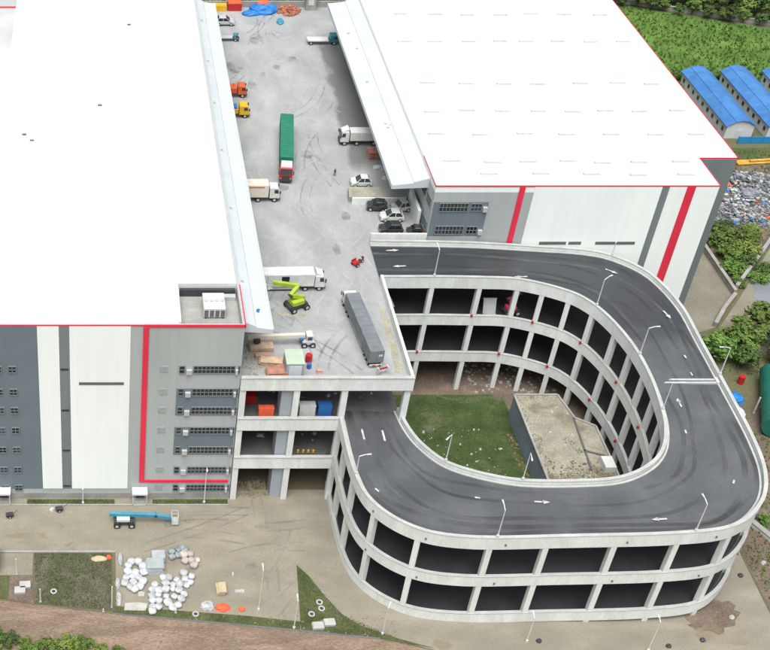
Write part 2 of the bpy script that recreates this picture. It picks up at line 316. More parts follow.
tufts('grass', [(1.6,80.6),(8,80.0),(20.3,78.6),(20.1,77.8),(1.6,79.9)], 1800, .12, 'grass_blade', 'grass on the narrow verge along the drain')
tufts('grass', [(86.6,137),(96.5,147),(112,160),(130,172),(86.6,171)], 9000, .32, 'field_blade', 'weeds around the scrap heaps behind the right warehouse', z=.0)
tufts('grass', [(-7.8,95.45),(1.9,95.45),(1.9,94.8),(-7.8,94.8)], 700, .12, 'grass_blade', 'grass strip under the white facade panel', z=.07)
tufts('grass', [(6.1,95.45),(14.4,95.45),(14.4,94.8),(6.1,94.8)], 600, .12, 'grass_blade', 'grass strip under the grey office facade', z=.07)

APRON = bpy.data.objects['apron']
# ---------------------------------------------------------------- windows
def window(parent, x0, x1, z0, z1, Y, n, axis='x'):
    """frame with mullions, a dark pane set back behind it; plane faces -Y (axis x) or -X (axis y)"""
    t = .07; fr = MB(); gl = MB()
    def bx(mb, a0, a1, d0, d1, c0, c1):
        if axis == 'x': mb.box(a0, a1, Y-d1, Y-d0, c0, c1)
        else: mb.box(Y-d1, Y-d0, a0, a1, c0, c1)
    bx(fr, x0, x1, -.02, .10, z0, z0+t); bx(fr, x0, x1, -.02, .10, z1-t, z1)
    for i in range(n+1):
        x = x0 + (x1-x0-t)*i/n; bx(fr, x, x+t, -.02, .095, z0+t, z1-t)
    bx(fr, x0+t, x1-t, -.02, .085, (z0+z1)/2-.03, (z0+z1)/2+.03)
    o = fr.build('window', 'frame_grey', parent)
    bx(gl, x0+t*.5, x1-t*.5, -.01, .04, z0+t*.5, z1-t*.5); gl.build('pane', 'glass', o); return o

# ---------------------------------------------------------------- left warehouse
YF = 95.7; ZR = 24.5
lw = empty('warehouse', (0,0,0), 0, 'long white roofed warehouse on the left with grey and white front and red trim', 'warehouse', )
MB().box(-60,14.6,YF,190,0,23.3).build('wall', 'clad_grey', lw)
rp = MB().prism([(-60,YF+.25),(8.3,YF+.25),(8.3,102.3),(14.35,102.3),(14.35,190),(-12,190),(-12,157),(-60,157)], 23.3, 24.45)
rp.build('roof', 'roof_white', lw)
MB().prism([(-60,157.0),(-12,157.0),(-12,172.4),(-60,172.4)], 23.31, 23.75).build('lower_roof', 'roof_old', lw)
MB().box(-60,-12.02,172.4,172.6,23.3,23.95).build('red_trim', 'trim_red', lw)
MB().box(8.3,14.35,YF+.25,102.3,23.3,23.36).build('terrace_floor', 'grey_concrete', lw)
for a in ((-60,14.6,YF,YF+.24,23.31,24.5),(14.36,14.6,YF+.245,190,23.31,24.5)): MB().box(*a).build('parapet', 'clad_grey', lw)
MB().box(8.05,8.3,YF+.25,102.3,24.46,24.75).build('terrace_kerb','white_concrete',lw); MB().box(8.05,14.3,102.31,102.6,24.46,24.75).build('terrace_kerb','white_concrete',lw)
MB().box(8.5,14.2,101.9,102.28,23.37,24.2).build('duct','dark_metal',lw); MB().box(12.2,14.2,101.2,101.8,23.37,23.8).build('duct','pale_metal',lw)
def ac_unit(x0,x1,y0,y1,z):
    u = empty('air_conditioner', ((x0+x1)/2,(y0+y1)/2,z), 0, 'white rooftop air conditioner in the sunken corner terrace of the left warehouse', 'air conditioner')
    a=(x1-x0)/2; b=(y1-y0)/2
    MB().box(-a,a,-b,b,.15,1.25).build('casing','white_metal',u,bevel=.04)
    for sx in (-a+.15,a-.35): MB().box(sx,sx+.2,-b,b,0,.15).build('base_rail','dark_metal',u)
    for k in range(4):
        q = -a + (k+.5)*2*a/4; MB().tube([(q,0,1.25),(q,0,1.34)],.2,12).build('fan_cowl','pale_metal',u); MB().box(q-.2,q+.2,-b-.03,-b,.25,1.05).build('grille','louvre',u)
ac_unit(10.7,12.9,98.2,100.9,23.36)
# red trims
MB().box(4.55,14.66,YF-.10,YF,24.28,24.58).build('red_trim','trim_red',lw); MB().box(-60,4.55,YF-.06,YF,24.42,24.56).build('red_trim','trim_red',lw)
MB().box(14.6,14.7,YF-.10,102.4,24.2,24.58).build('red_trim','trim_red',lw); 
MB().box(4.55,5.12,YF-.13,YF,2.6,24.28).build('red_trim','trim_red',lw); MB().box(5.12,14.3,YF-.13,YF,2.6,2.95).build('red_trim','trim_red',lw)
for nm,x0,x1,z0,m,d in (('slate_panel',-60,-6.0,1.6,'clad_slate',.05),('white_panel',-6.0,-3.85,1.6,'clad_white',.06),('dark_panel',-3.85,-2.8,1.6,'clad_dark',.045),('white_panel',-2.8,3.3,1.6,'clad_white',.06)):
    MB().box(x0,x1,YF-d,YF,z0,24.41).build(nm,m,lw)
MB().box(-60,14.55,YF-.04,YF,0.0,.9).build('plinth','grey_concrete',lw)
vt = MB().box(-1.9,2.7,YF-.10,YF-.06,16.75,17.1); vt.build('louvre_vent','louvre',lw)
for z in (18.8,13.2,7.4,2.0): MB().box(-3.75,-2.95,YF-.075,YF-.045,z-.13,z+.13).build('vent','dark_metal',lw)
rows = [18.8,15.75,13.2,10.35,7.5,4.5,1.75]
for z0,z1 in ((12.5,16.2),(6.8,10.8)): MB().box(8.15,14.5,YF-.05,YF,z0,z1).build('slate_panel','clad_slate',lw)
for i,z in enumerate(rows):
    Yw = YF-.05; h=.52
    window(lw,8.3,8.9,z-h,z+h,Yw,1); window(lw,9.75,14.0,z-h,z+h,Yw,10); window(lw,14.28,14.52,z-h,z+h,Yw,1)
    for x0,x1 in ((9.05,9.6),(14.03,14.27)):
        a = MB().box(x0,x1,Yw-.28,Yw,z-h,z+.05).build('outdoor_unit','pale_metal',lw)
    MB().box(6.35,7.15,YF-.05,YF,z-.4,z+.4).build('vent_grille','frame_light',lw)
    for x0 in (-10.6,-9.1,-13,-15): window(lw,x0,x0+.85,z-.45,z+.45,YF-.05,2)
# canopy over the loading docks
MB().prism([(14.62,23.9),(15.9,23.3),(16.0,23.15),(17.6,22.9),(17.6,22.4),(14.62,22.6)],97.0,176,axis='y').build('canopy','canopy_metal',lw)
MB().box(17.6,17.72,97.0,176,22.45,23.0).build('gutter','canopy_metal',lw)
for y in (104,118,131,143,155,168):
    MB().box(15.0,15.25,y,y+.18,23.6,23.9).build('roof_bracket','pale_metal',lw)
MB().add([(16.2,99.6,23.16),(16.5,99.5,23.12),(16.55,99.9,23.11),(16.7,100.1,23.09),(16.45,100.2,23.12),(16.25,100.0,23.15)],[(0,1,2,3,4,5)]).build('blue_mark','blue_paint',lw)
# roof furniture
sk = MB().box(-1.3,1.3,-.45,.45,0,.05).mesh('roof_vent','roof_light')
for i in range(7):
    for j in range(5):
        x = -9 + j*5.2 + (i%2)*.4; y = 100+i*10.5
        if x > 7 and y < 106: continue
        inst('skylight', sk, lw, (x, y, 24.45))
for x,y in ((0.3,141),(4.5,165),(-8,132),(-9,133.5),(-2.9,176)):
    MB().box(x-.25,x+.25,y-.1,y+.1,24.45,24.62).build('roof_clamp','louvre',lw)
# entrance porches
for x in (-10.3,4.75):
    MB().box(x-.95,x+.75,YF-1.2,YF-.07,1.65,1.85).build('porch_roof','white_metal',lw)
    MB().box(x-.5,x+.4,YF-.12,YF-.05,.22,1.6).build('door','dark_metal',lw)
    MB().box(x-.8,x+.6,YF-.9,YF-.13,0,.22).build('step','grey_concrete',lw); MB().box(x-.8,x+.6,YF-1.2,YF-.9,0,.11).build('step','grey_concrete',lw)
    for q in (x-.9,x+.62): MB().box(q,q+.08,YF-1.15,YF-1.07,0,1.65).build('porch_post','white_metal',lw)

# ---------------------------------------------------------------- right warehouse
YR = 121.65
rw = empty('warehouse', (0,0,0), 0, 'white roofed warehouse on the right behind the ramp with two red stripes', 'warehouse')
MB().prism([(39.1,YR),(71.8,YR),(71.8,127.9),(76.4,127.9),(76.4,190),(39.1,190)],0,23.6).build('wall','clad_grey',rw)
MB().prism([(39.35,YR+.25),(71.55,YR+.25),(71.55,128.15),(76.15,128.15),(76.15,190),(39.35,190)],23.6,24.45).build('roof','roof_white',rw)
for a in ((39.1,71.8,YR,YR+.24),(39.1,39.34,YR+.245,190),(71.56,71.8,YR+.245,127.9),(71.56,76.4,127.9,128.14),(76.16,76.4,128.145,190)): MB().box(*a,23.61,24.5).build('parapet','clad_white',rw)
for a in ((39.04,71.86,YR-.07,YR),(39.03,39.1,YR,128.4),(71.8,71.87,YR,127.83),(71.87,76.46,127.83,127.9),(76.4,76.47,127.83,190)): MB().box(*a,24.40,24.57).build('red_trim','trim_red',rw)
MB().box(76.4,76.45,127.9,132.5,22.6,24.3).build('red_trim','trim_red',rw)
for nm,x0,x1,m,d in (('red_stripe',48.8,49.45,'trim_red',.09),('white_panel',50.55,65.25,'clad_white',.06),('grey_stripe',65.25,66.1,'clad_dark',.05),('white_panel',66.1,68.1,'clad_white',.06),('red_stripe',68.1,69.1,'trim_red',.09),('white_panel',69.1,71.8,'clad_white',.06)):
    MB().box(x0,x1,YR-d,YR,0,24.39).build(nm,m,rw)
MB().box(71.82,76.38,127.84,127.9,0,24.3).build('slate_panel','clad_dark',rw)
for x0,x1 in ((52.7,55.9),(56.2,57.7),(59.4,64.1)): MB().box(x0,x1,YR-.1,YR-.06,16.35,16.75).build('louvre_vent','louvre',rw)
MB().box(39.2,45.6,YR-.05,YR,17.6,22.3).build('slate_panel','clad_slate',rw)
for z in (21.6,18.4):
    window(rw,39.9,43.3,z-.6,z+.6,YR-.05,8); window(rw,43.6,44.9,z-.55,z+.55,YR-.05,3)
    for x in (45.0,): MB().box(x,x+.5,YR-.4,YR-.05,z-.5,z+.1).build('outdoor_unit','pale_metal',rw)
    window(rw,122.3,124.2,z-.6,z+.6,39.1,4,'y'); window(rw,124.9,126.9,z-.6,z+.6,39.1,4,'y')
MB().prism([(39.08,23.9),(37.3,23.35),(37.2,23.2),(34.8,22.9),(34.8,22.4),(39.08,22.6)],124.3,176,axis='y').build('canopy','canopy_metal',rw)
MB().box(34.68,34.8,124.3,176,22.45,23.0).build('gutter','canopy_metal',rw)
for x,y in ((36.4,138.5),(36.9,138.2),(36.5,137.5),(36.0,150),(35.9,165),(36.3,160)): MB().box(x,x+.35,y,y+.14,23.0,23.3).build('roof_bracket','pale_metal',rw)
vrows = [(178,41,74,7),(168.5,44,73,7),(159.5,43,73,8),(147.0,43.5,73,7),(139.5,42,73.5,8),(133.6,42,73.5,7),(127.0,42.5,69,7),(124.2,46,69,5)]
vm = MB().box(-.95,.95,-.16,.16,0,.22).mesh('roof_vent','roof_vent_white')
for y,x0,x1,n in vrows:
    for k in range(n): inst('roof_vent', vm, rw, (x0+(x1-x0)*k/(n-1)+random.uniform(-.4,.4), y+random.uniform(-.25,.25), 24.45))

# ---------------------------------------------------------------- elevated truck yard
DK = 17.0
dk = empty('elevated_yard', (0,0,0), 0, 'raised grey concrete truck yard on columns between the two warehouses', 'yard')
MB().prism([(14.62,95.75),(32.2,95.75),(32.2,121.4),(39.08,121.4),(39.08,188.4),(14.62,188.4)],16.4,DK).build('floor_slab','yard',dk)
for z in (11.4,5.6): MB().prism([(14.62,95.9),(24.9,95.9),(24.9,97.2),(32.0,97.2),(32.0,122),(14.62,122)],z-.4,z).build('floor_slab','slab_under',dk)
MB().box(14.7,39,122.2,122.5,0,16.4).build('back_wall','grey_concrete',dk)
MB().prism([(18.4,107.0),(23.0,106.6),(23.0,107.1),(18.4,107.6)],DK,DK+.008).build('yellow_patch','yellow_wash',dk)
MB().prism([(30.9,97.5),(31.8,97.5),(31.8,108),(31.2,108)],DK,DK+.007).build('yellow_patch','yellow_wash',dk)
for z0,z1,x1 in ((16.1,17.75,32.45),(10.5,12.15,25.3),(4.9,6.5,25.3)): MB().box(14.7,x1,95.42,95.74,z0,z1).build('front_beam','white_concrete',dk,bevel=.03)
for z in (17.75,12.15,6.5): MB().box(14.7,25.3 if z<17 else 32.45,95.36,95.8,z,z+.1).build('coping','coping_concrete',dk)
MB().box(32.1,32.42,95.8,113.4,16.1,17.85).build('side_parapet','white_concrete',dk,bevel=.03)
MB().box(14.62,39.05,188.0,188.3,DK,18.0).build('end_parapet','grey_concrete',dk)
MB().box(32.45,39.05,121.35,121.6,16.4,18.0).build('side_parapet','white_concrete',dk)
cm = MB().box(-.32,.32,-.3,.3,0,16.4).mesh('column','white_concrete')
for x in (15.0,20.6,25.2): inst('column',cm,dk,(x+(.35 if x>24 else 0),95.85,0))
inst('column',cm,dk,(32.05,96.0,0))
for y in (104.5,113.5):
    for x in (15.2,20.6,25.4,31.8): inst('column',cm,dk,(x,y,0))
for y in (130,140,150,160,170,180):
    for x in (15.2,38.5): inst('column',cm,dk,(x,y,0))
# dock platform with kerb wall beside the right canopy
MB().prism([(31.5,132.3),(39.0,132.3),(39.0,129.9),(31.2,129.9)],DK,DK+.75).build('dock_platform','grey_concrete',dk)
MB().box(31.5,34.8,130.0,132.2,DK+.752,DK+.765).build('yellow_patch','yellow_wash',dk)
MB().box(31.5,38.2,129.3,129.55,DK,DK+.95).build('low_wall','white_concrete',dk)
MB().box(38.4,38.75,124.2,129.4,DK,DK+2.4).build('wall_fin','white_concrete',dk)
def strip(pts, wd, z, name, m, parent, zf=None):
    rings = []
    for i, p in enumerate(pts):
        t = (Vector(pts[min(i+1,len(pts)-1)]) - Vector(pts[max(i-1,0)])).normalized(); n = Vector((-t.y, t.x)) * wd / 2
        rings.append([Vector((p[0]-n.x, p[1]-n.y, z)), Vector((p[0]+n.x, p[1]+n.y, z))])
    vs = [q for r in rings for q in r]; fs = [(2*i, 2*i+1, 2*i+3, 2*i+2) for i in range(len(rings)-1)]
    o = MB().add(vs, fs).build(name, m, parent); o.visible_shadow = True; return o
def arc_marks(n, x0, x1, y0, y1, z, parent, mats, seed, gauge=1.15, wd=.2, rmin=7, rmax=30, aim=None):
    rr = random.Random(seed)
    for k in range(n):
        cx = rr.uniform(x0, x1); cy = rr.uniform(y0, y1); a = rr.uniform(0, 6.28) if aim is None else aim + rr.gauss(0, .35); L = rr.uniform(4, 14); r = rr.uniform(rmin, rmax) * rr.choice((-1, 1)); m = rr.choice(mats)
        for s in (-gauge/2, gauge/2):
            pts = []
            for i in range(13):
                th = L * (i/12 - .5) / r; px = (r - s) * math.sin(th); py = r - (r - s) * math.cos(th)
                q = (cx + px*math.cos(a) - py*math.sin(a), cy + px*math.sin(a) + py*math.cos(a))
                if x0-1 < q[0] < x1+1 and y0-1 < q[1] < y1+1: pts.append(q)
            if len(pts) > 2: strip(pts, wd*rr.uniform(.7,1.4), z + .0004*(k*2 + (s > 0)), 'tyre_mark', m, parent)
arc_marks(44, 18.2, 33.0, 104, 186, DK+.006, dk, ('tyre_yard','tyre_light','tyre_light'), 5, aim=1.5)
arc_marks(10, 18.2, 30.8, 98, 112, DK+.03, dk, ('tyre_yard','tyre_light'), 6)
def puddle(x, y, sx, sy, z, m, parent, seed, name='oil_stain'):
    rr = random.Random(seed); n = 22; f = [rr.uniform(.6,1.15) for _ in range(n)]
    pts = [(x+math.cos(2*math.pi*i/n)*sx*(f[i]+f[i-1])/2, y+math.sin(2*math.pi*i/n)*sy*(f[i]+f[i-1])/2, z) for i in range(n)]
    o = MB().add(pts, [tuple(range(n))]).build(name, m, parent); return o
for i in range(16): puddle(random.uniform(18.5,33), random.uniform(100,184), random.uniform(.4,1.8), random.uniform(.5,2.2), DK+.045+.0005*i, 'oil_stain', dk, i)
# goods-lift shaft from the ground up through the front bays
ls = empty('lift_shaft', (0,0,0), 0, 'pale blue grey goods lift shaft rising behind the front columns to the yard', 'lift shaft')
MB().box(19.1,20.25,95.95,97.9,0,16.3).build('shaft','lift_grey',ls)
MB().box(19.35,21.15,96.3,98.6,17.0,18.9).build('head','lift_grey',ls); MB().box(19.3,21.2,96.25,98.65,18.9,19.02).build('head_roof','lift_top',ls)
MB().box(19.6,20.9,96.22,96.29,17.05,18.7).build('door','canopy_metal',ls)

# ---------------------------------------------------------------- spiral ramp
ST = [((32.2,113.15),(32.2,120.6),17.7),((39,113.6),(39.5,120.9),17.35),((44,113.95),(45,121.15),17.0),((48.5,114.25),(52,121.15),16.5),((53.2,112.95),(58.5,121.0),16.0),
((55.6,111.2),(62.1,119.7),15.7),((57.2,108.2),(64.9,116.8),15.4),((58.3,104.0),(66.4,111.5),15.05),((58.6,99.5),(66.5,105.5),14.7),((58.35,95.5),(66.45,98),14.35),
((57.8,92.3),(66.3,90.5),14.0),((56.6,89.5),(65.6,85.8),13.7),((54.6,87.5),(63.7,82.2),13.45),((51.5,86.1),(60.1,79.5),13.2),((47.5,85.85),(54.5,78.75),12.95),
((42,86.25),(45,78.7),12.6),((38.2,87.5),(35.6,78.75),12.35),((35.2,89.2),(30.4,80.0),12.25),((33.3,91.9),(26.8,83.4),12.2),((32.4,94.5),(25.55,88.3),12.2),((32.0,97.2),(25.45,97.2),12.2)]
def cr(a,b,c,d,t): return .5*((2*b)+(c-a)*t+(2*a-5*b+4*c-d)*t*t+(3*b-a-3*c+d)*t**3)
SUB = 20; RO = .6; IN=[]; OUT=[]; ZT=[]
for i in range(len(ST)-1):
    q=[ST[max(i-1,0)],ST[i],ST[i+1],ST[min(i+2,len(ST)-1)]]
    for k in range(SUB + (1 if i==len(ST)-2 else 0)):
        t=k/SUB
        IN.append(Vector([cr(*(s[0][j] for s in q),t) for j in (0,1)])); OUT.append(Vector([cr(*(s[1][j] for s in q),t) for j in (0,1)])); ZT.append(q[1][2]+(q[2][2]-q[1][2])*t)
def normals(P, sgn):
    r=[]
    for i in range(len(P)):
        t=(P[min(i+1,len(P)-1)]-P[max(i-1,0)]).normalized(); r.append(Vector((t.y,-t.x))*sgn)
    return r
# travelling +X then clockwise: right-hand normal (t.y,-t.x) points to the inner side
NI=normals(IN,-1); NO=normals(OUT,1)     # both point onto the road
LV=5.55
rmp = empty('spiral_ramp', (0,0,0), 0, 'white concrete spiral truck ramp with black asphalt around a grassed courtyard', 'ramp')
def v3(p,z): return Vector((p.x,p.y,z))
roads=[]
for k in range(3):
    dz=-LV*k; N=len(IN)
    rd=[]; rs=[]
    for i in range(N):
        a=IN[i]+NI[i]*.05; b=OUT[i]+NO[i]*.05; z=ZT[i]-RO+dz
        rd.append([v3(a,z-.4),v3(b,z-.4),v3(b,z),v3(a,z)])
        a=IN[i]+NI[i]*.62; b=OUT[i]+NO[i]*.62
        rs.append([v3(a,z-.05),v3(b,z-.05),v3(b,z+.08),v3(a,z+.08)])
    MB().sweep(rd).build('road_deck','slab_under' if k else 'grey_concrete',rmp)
    roads.append(MB().sweep(rs).build('road_surface','asphalt_shaded' if k else 'asphalt',rmp))
    for P,NN,nm in ((IN,NI,'inner_parapet'),(OUT,NO,'outer_parapet')):
        pr=[]; kb=[]; cp=[]
        for i in range(N):
            z=ZT[i]+dz; a=P[i]; b=P[i]+NN[i]*.28; zl=max(z-(1.58 if k==0 else 1.38),-.1)
            pr.append([v3(a,zl),v3(b,zl),v3(b,z),v3(a,z)])
            a=P[i]+NN[i]*.40; b=P[i]+NN[i]*.60
            kb.append([v3(a,z-RO-.02),v3(b,z-RO-.02),v3(b,z-RO+.18),v3(a,z-RO+.18)])
            a=P[i]-NN[i]*.04; b=P[i]+NN[i]*.32
            cp.append([v3(a,z),v3(b,z),v3(b,z+.06),v3(a,z+.06)])
        o=MB().sweep(pr).build(nm,'white_concrete',rmp); MB().sweep(cp).build('coping','coping_concrete',o)
        if k==0: MB().sweep(kb).build('guard_kerb','coping_concrete',rmp)
def nearest(P,x,y):
    return min(range(len(P)),key=lambda i:(P[i].x-x)**2+(P[i].y-y)**2)
def rcol(P,NN,x,y,wd=.55):
    i=nearest(P,x,y); n=NN[i]; c=P[i]+n*(wd/2+.03); ang=math.atan2(n.y,n.x)
    M=Matrix.Translation((c.x,c.y,0))@Matrix.Rotation(ang,4,'Z')
    MB().box(-wd/2,wd/2,-wd/2,wd/2,0,ZT[i]-1.1,M).build('column','white_concrete',rmp); return i
OC=[(25.5,92.6),(25.6,88.0),(26.9,83.3),(30.6,79.9),(37.0,78.75),(42.6,78.7),(49,78.7),(54.8,78.75),(60.2,79.5),(64.7,83.6),(66.3,90),(66.4,96),(66.5,102),(66.45,108),(65.6,115.2),(62,119.8),(56.5,121.1),(50,121.15),(44,121.1),(38,120.9)]
IC=[(38.5,113.6),(43.9,113.95),(48.6,114.25),(51.4,113.8),(53.9,112.5),(56.1,110.5),(57.5,107.3),(58.25,104.2),(58.6,100.8),(58.5,97.4),(58.1,94.1),(57.4,91.2),(55.7,88.5),(52.4,86.4),(47.5,85.85),(42,86.25),(38,87.6),(35,89.4),(33,92.5)]
for p in OC: rcol(OUT,NO,*p)
ii=[rcol(IN,NI,*p) for p in IC]
for n_,i in enumerate(ii[:12]):
    for k in (1,2):
        if (n_+k)%2==0:
            c=IN[i]-NI[i]*.08; z=ZT[i]-LV*k
            MB().box(c.x-.38,c.x-.16,c.y-.11,c.y+.11,z-.02,z+.3).build('red_marker','red_paint',rmp)
# downpipes / drain spouts on the bands
for i in range(14,len(OUT)-20,23):
    for k in (0,1):
        c=OUT[i]-NO[i]*.05; z=ZT[i]-LV*k-.9; MB().box(c.x-.07,c.x+.07,c.y-.07,c.y+.07,z-.1,z+.1).build('drain_spout','louvre',rmp)
# painted arrows on the top road
def arrow(x,y,a,z,L=1.5,wd=.5):
    c,s=math.cos(a),math.sin(a); pts=[(-L/2,-.09),(.1,-.09),(.1,-wd/2),(L/2,0),(.1,wd/2),(.1,.09),(-L/2,.09)]
    MB().prism([(x+c*p-s*q,y+s*p+c*q) for p,q in pts],0,.012).build('road_arrow','paint_white',roads[0],(0,0,z))
def roadz(x,y):
    i=min(range(len(IN)),key=lambda i:((IN[i]+OUT[i])/2-Vector((x,y))).length); return ZT[i]-RO+.12,i
def put_arrow(x,y,flip=1,**kw):
    z,i=roadz(x,y); j=min(i+1,len(IN)-1); t=((IN[j]+OUT[j])-(IN[i-1]+OUT[i-1])); slope=(ZT[j]-ZT[i-1])/(t.length/2)
    arrow(x,y,math.atan2(t.y,t.x)+(math.pi if flip<0 else 0),z+.03,**kw)
for x,y,f in ((34.7,119.3,1),(34.9,116.1,-1),(48.9,115.3,-1),(64.3,110.0,1),(60.8,96.2,-1),(53.6,80.9,1),(43.3,83.6,-1),(60.4,117.6,1)): put_arrow(x,y,f)
for x,y in ((63.9,103.1),(63.6,100.4),(60,92),(37.2,84.4),(27.6,85.6),(62.3,85.3)): put_arrow(x,y,1,L=.6,wd=.25)
for x,y in ((27.6,93.6),(29.7,93.4)):
    z,_=roadz(x,y); MB().box(x-.1,x+.1,y-.8,y+.8,z+.0,z+.02).build('lane_dash','paint_white',roads[0])
for fr, wd_, m_ in ((.20,.45,'tyre_dark'),(.36,.4,'tyre_dark'),(.62,.5,'tyre_dark'),(.79,.6,'tyre_dark'),(.88,.5,'tyre_dark'),(.28,.5,'tyre_light2'),(.70,.4,'tyre_light2')):
    vs=[]; fs=[]
    for i in range(len(IN)):
        d_=(OUT[i]-IN[i]); L_=d_.length; wob=.035*math.sin(i*.045+fr*20)+.02*math.sin(i*.12+fr*50)
        for q in (-1,1):
            p=IN[i]+d_*(fr+wob+q*wd_/2/L_); vs.append(v3(p,ZT[i]-RO+.10+fr*.008))
    fs=[(2*i,2*i+1,2*i+3,2*i+2) for i in range(len(IN)-1)]
    MB().add(vs,fs).build('tyre_mark',m_,roads[0])
# transverse joint across the right-hand run
zj,_=roadz(62.5,99.4)
for y in (99.1,99.6): MB().box(59.0,65.9,y-.12,y+.12,zj-.14,zj+.05).build('speed_bump','pale_metal',rmp)
for x in (58.8,65.75): MB().box(x,x+.3,98.9,99.8,zj-.12,zj+.2).build('joint_block','white_metal',rmp)

arc_marks(6, -10, 22, 88.6, 94.2, .024, APRON, ('tyre_apron',), 15, rmin=20, rmax=80, aim=.05); arc_marks(4, 15.5, 24.5, 80.5, 95, .035, APRON, ('tyre_apron',), 16, aim=1.4)
puddle(-7.5,90.2,2.6,.5,.06,'tan_wash',APRON,3,'stain'); puddle(34,75.9,1.2,.6,.062,'tan_wash',APRON,4,'stain'); puddle(62,77,3,1.6,.066,'tan_wash',APRON,8,'stain'); puddle(25.5,78.8,1.6,1.0,.067,'tan_wash',APRON,12,'stain')
for i in range(10): puddle(random.uniform(-9,24),random.uniform(82,94),random.uniform(.3,1.1),random.uniform(.3,.9),.07+.0005*i,'oil_stain',APRON,40+i,'stain')
# ---------------------------------------------------------------- lamp posts
def lamp(loc, h, arm_ang, label, group, arm=.9):
    L = empty('street_lamp', loc, arm_ang, label, 'street lamp', group)
    MB().tube([(0,0,0),(0,0,.25)],.14,8).build('base','white_metal',L)
    MB().tube([(0,0,.2),(0,0,h*.6),(0,0,h)],.065,8,.04).build('pole','white_metal',L)
    MB().tube([(0,0,h-.05),(arm*.6,0,h+.12),(arm,0,h+.14)],.05,6).build('arm','white_metal',L)
    MB().box(arm-.1,arm+.32,-.08,.08,h+.09,h+.17).build('lamp_head','white_metal',L,bevel=.03)
    return L
for P,NN,x,y,lb in ((IN,NI,38.4,113.6,'white lamp post on the far arm of the ramp nearest the yard'),(IN,NI,54.6,109.4,'white lamp post on the inner edge where the far arm starts to curve'),(IN,NI,57.8,102.6,'white lamp post on the inner edge of the right bend, above the speed bump'),
    (IN,NI,58.1,94.6,'white lamp post on the inner edge of the ramp just below the speed bump'),(OUT,NO,66,100,'white lamp post on the outer right edge of the ramp by the trees'),(OUT,NO,37.6,77.9,'white lamp post on the front parapet, left of the two there'),
    (OUT,NO,56.2,77.8,'white lamp post on the front parapet near the right corner'),(IN,NI,34.6,88.6,'white lamp post on the inner parapet above the courtyard grass'),(IN,NI,41.8,85.2,'white lamp post on the inner parapet beside the pump house wall'),(OUT,NO,25.4,87.2,'white lamp post at the left end of the ramp by the building'),
    (OUT,NO,60.8,119.4,'short lamp post on the outer parapet by the right warehouse wall')):
    i=nearest(P,x,y); c=P[i]+NN[i]*.14; n=NN[i]
    lamp((c.x,c.y,ZT[i]+.08), 3.6 if 'short' not in lb and 'left end' not in lb else 2.4, math.atan2(n.y,n.x), lb, 'lamps along the spiral ramp')
for x,y,h,a,lb in ((-1.6,94.9,2.9,R(-90),'low white lamp post under the white facade panel'),(11.8,95.0,5.5,R(-90),'tall white lamp post in front of the office windows'),(16.3,80.2,6.0,R(90),'white lamp post on the apron near the orange sacks'),(19.6,77.9,4.2,R(90),'white lamp post at the foot of the pointed lawn'),
    (28.3,77.2,4.0,R(60),'white lamp post between the lawn and the ramp base'),(42.4,76.3,3.6,R(90),'white lamp post in front of the middle of the ramp'),(54.0,75.2,4.4,R(90),'white lamp post at the bottom edge right of centre')):
    lamp((x,y,.02),h,a,lb,'lamps along the ground',arm=.5)

# ---------------------------------------------------------------- pump house in the courtyard
ph = empty('pump_house', (0,0,0), 0, 'low blue grey pump house with a dusty mossy flat roof inside the ramp', 'building')
PP=[(49.1,109.0),(54.2,109.0),(55.0,105.0),(57.0,103.6),(57.0,91.2),(54.8,88.8),(52,87.0),(49.1,86.4)]
MB().prism(PP,0,3.3).build('wall','pump_wall',ph)
MB().prism([(x-.02 if x<50 else x+.02,y) for x,y in PP],3.3,3.5).build('roof','pump_roof',ph)
for i in range(len(PP)):
    a=PP[i]; b=PP[(i+1)%len(PP)]; MB().beam((a[0],a[1],3.55),(b[0],b[1],3.55),.22,.22).build('roof_kerb','grey_concrete',ph)
MB().beam((54.9,105.0,3.6),(54.3,96.5,3.6),.2,.14).build('roof_drain','slab_under',ph); MB().beam((54.4,99.6,3.6),(56.9,98.6,3.6),.18,.14).build('roof_drain','slab_under',ph)
MB().box(55.6,56.8,96.2,98.0,3.5,4.3).build('roof_hatch','white_metal',ph); MB().box(52.2,52.9,92.2,92.8,3.5,3.75).build('roof_hatch','white_metal',ph)
tufts('moss', [(49.4,97.5),(50.2,95.0),(51.2,96.4),(52.2,97.8),(53.2,96.2),(54.6,97.9),(55.4,96.0),(56.7,96.8),(56.7,92.2),(54.6,91.2),(53,92.6),(51.4,91.2),(49.4,92)], 2600, .13, 'moss', 'brown green moss on the front of the pump house roof', z=3.5)
tufts('moss', [(49.3,107),(49.8,106.5),(49.6,103),(50.3,101.5),(49.8,99),(50.6,97.6),(49.3,97)], 420, .13, 'moss', 'dark moss along the wall edge of the pump house roof', z=3.5)
tufts('moss', [(52.4,101.4),(53.2,102),(53.6,101.3),(54.4,99.4),(53.6,98.9),(53.2,100.4)], 260, .13, 'moss', 'dark moss patch in the middle of the pump house roof', z=3.5)
tufts('moss', [(49.3,108.7),(54,108.7),(54.4,108.0),(53,108.4),(51.8,107.9),(51,108.5),(49.3,107.2)], 160, .13, 'moss', 'dark moss along the far kerb of the pump house roof', z=3.5)
# loose earth bank beside the wall


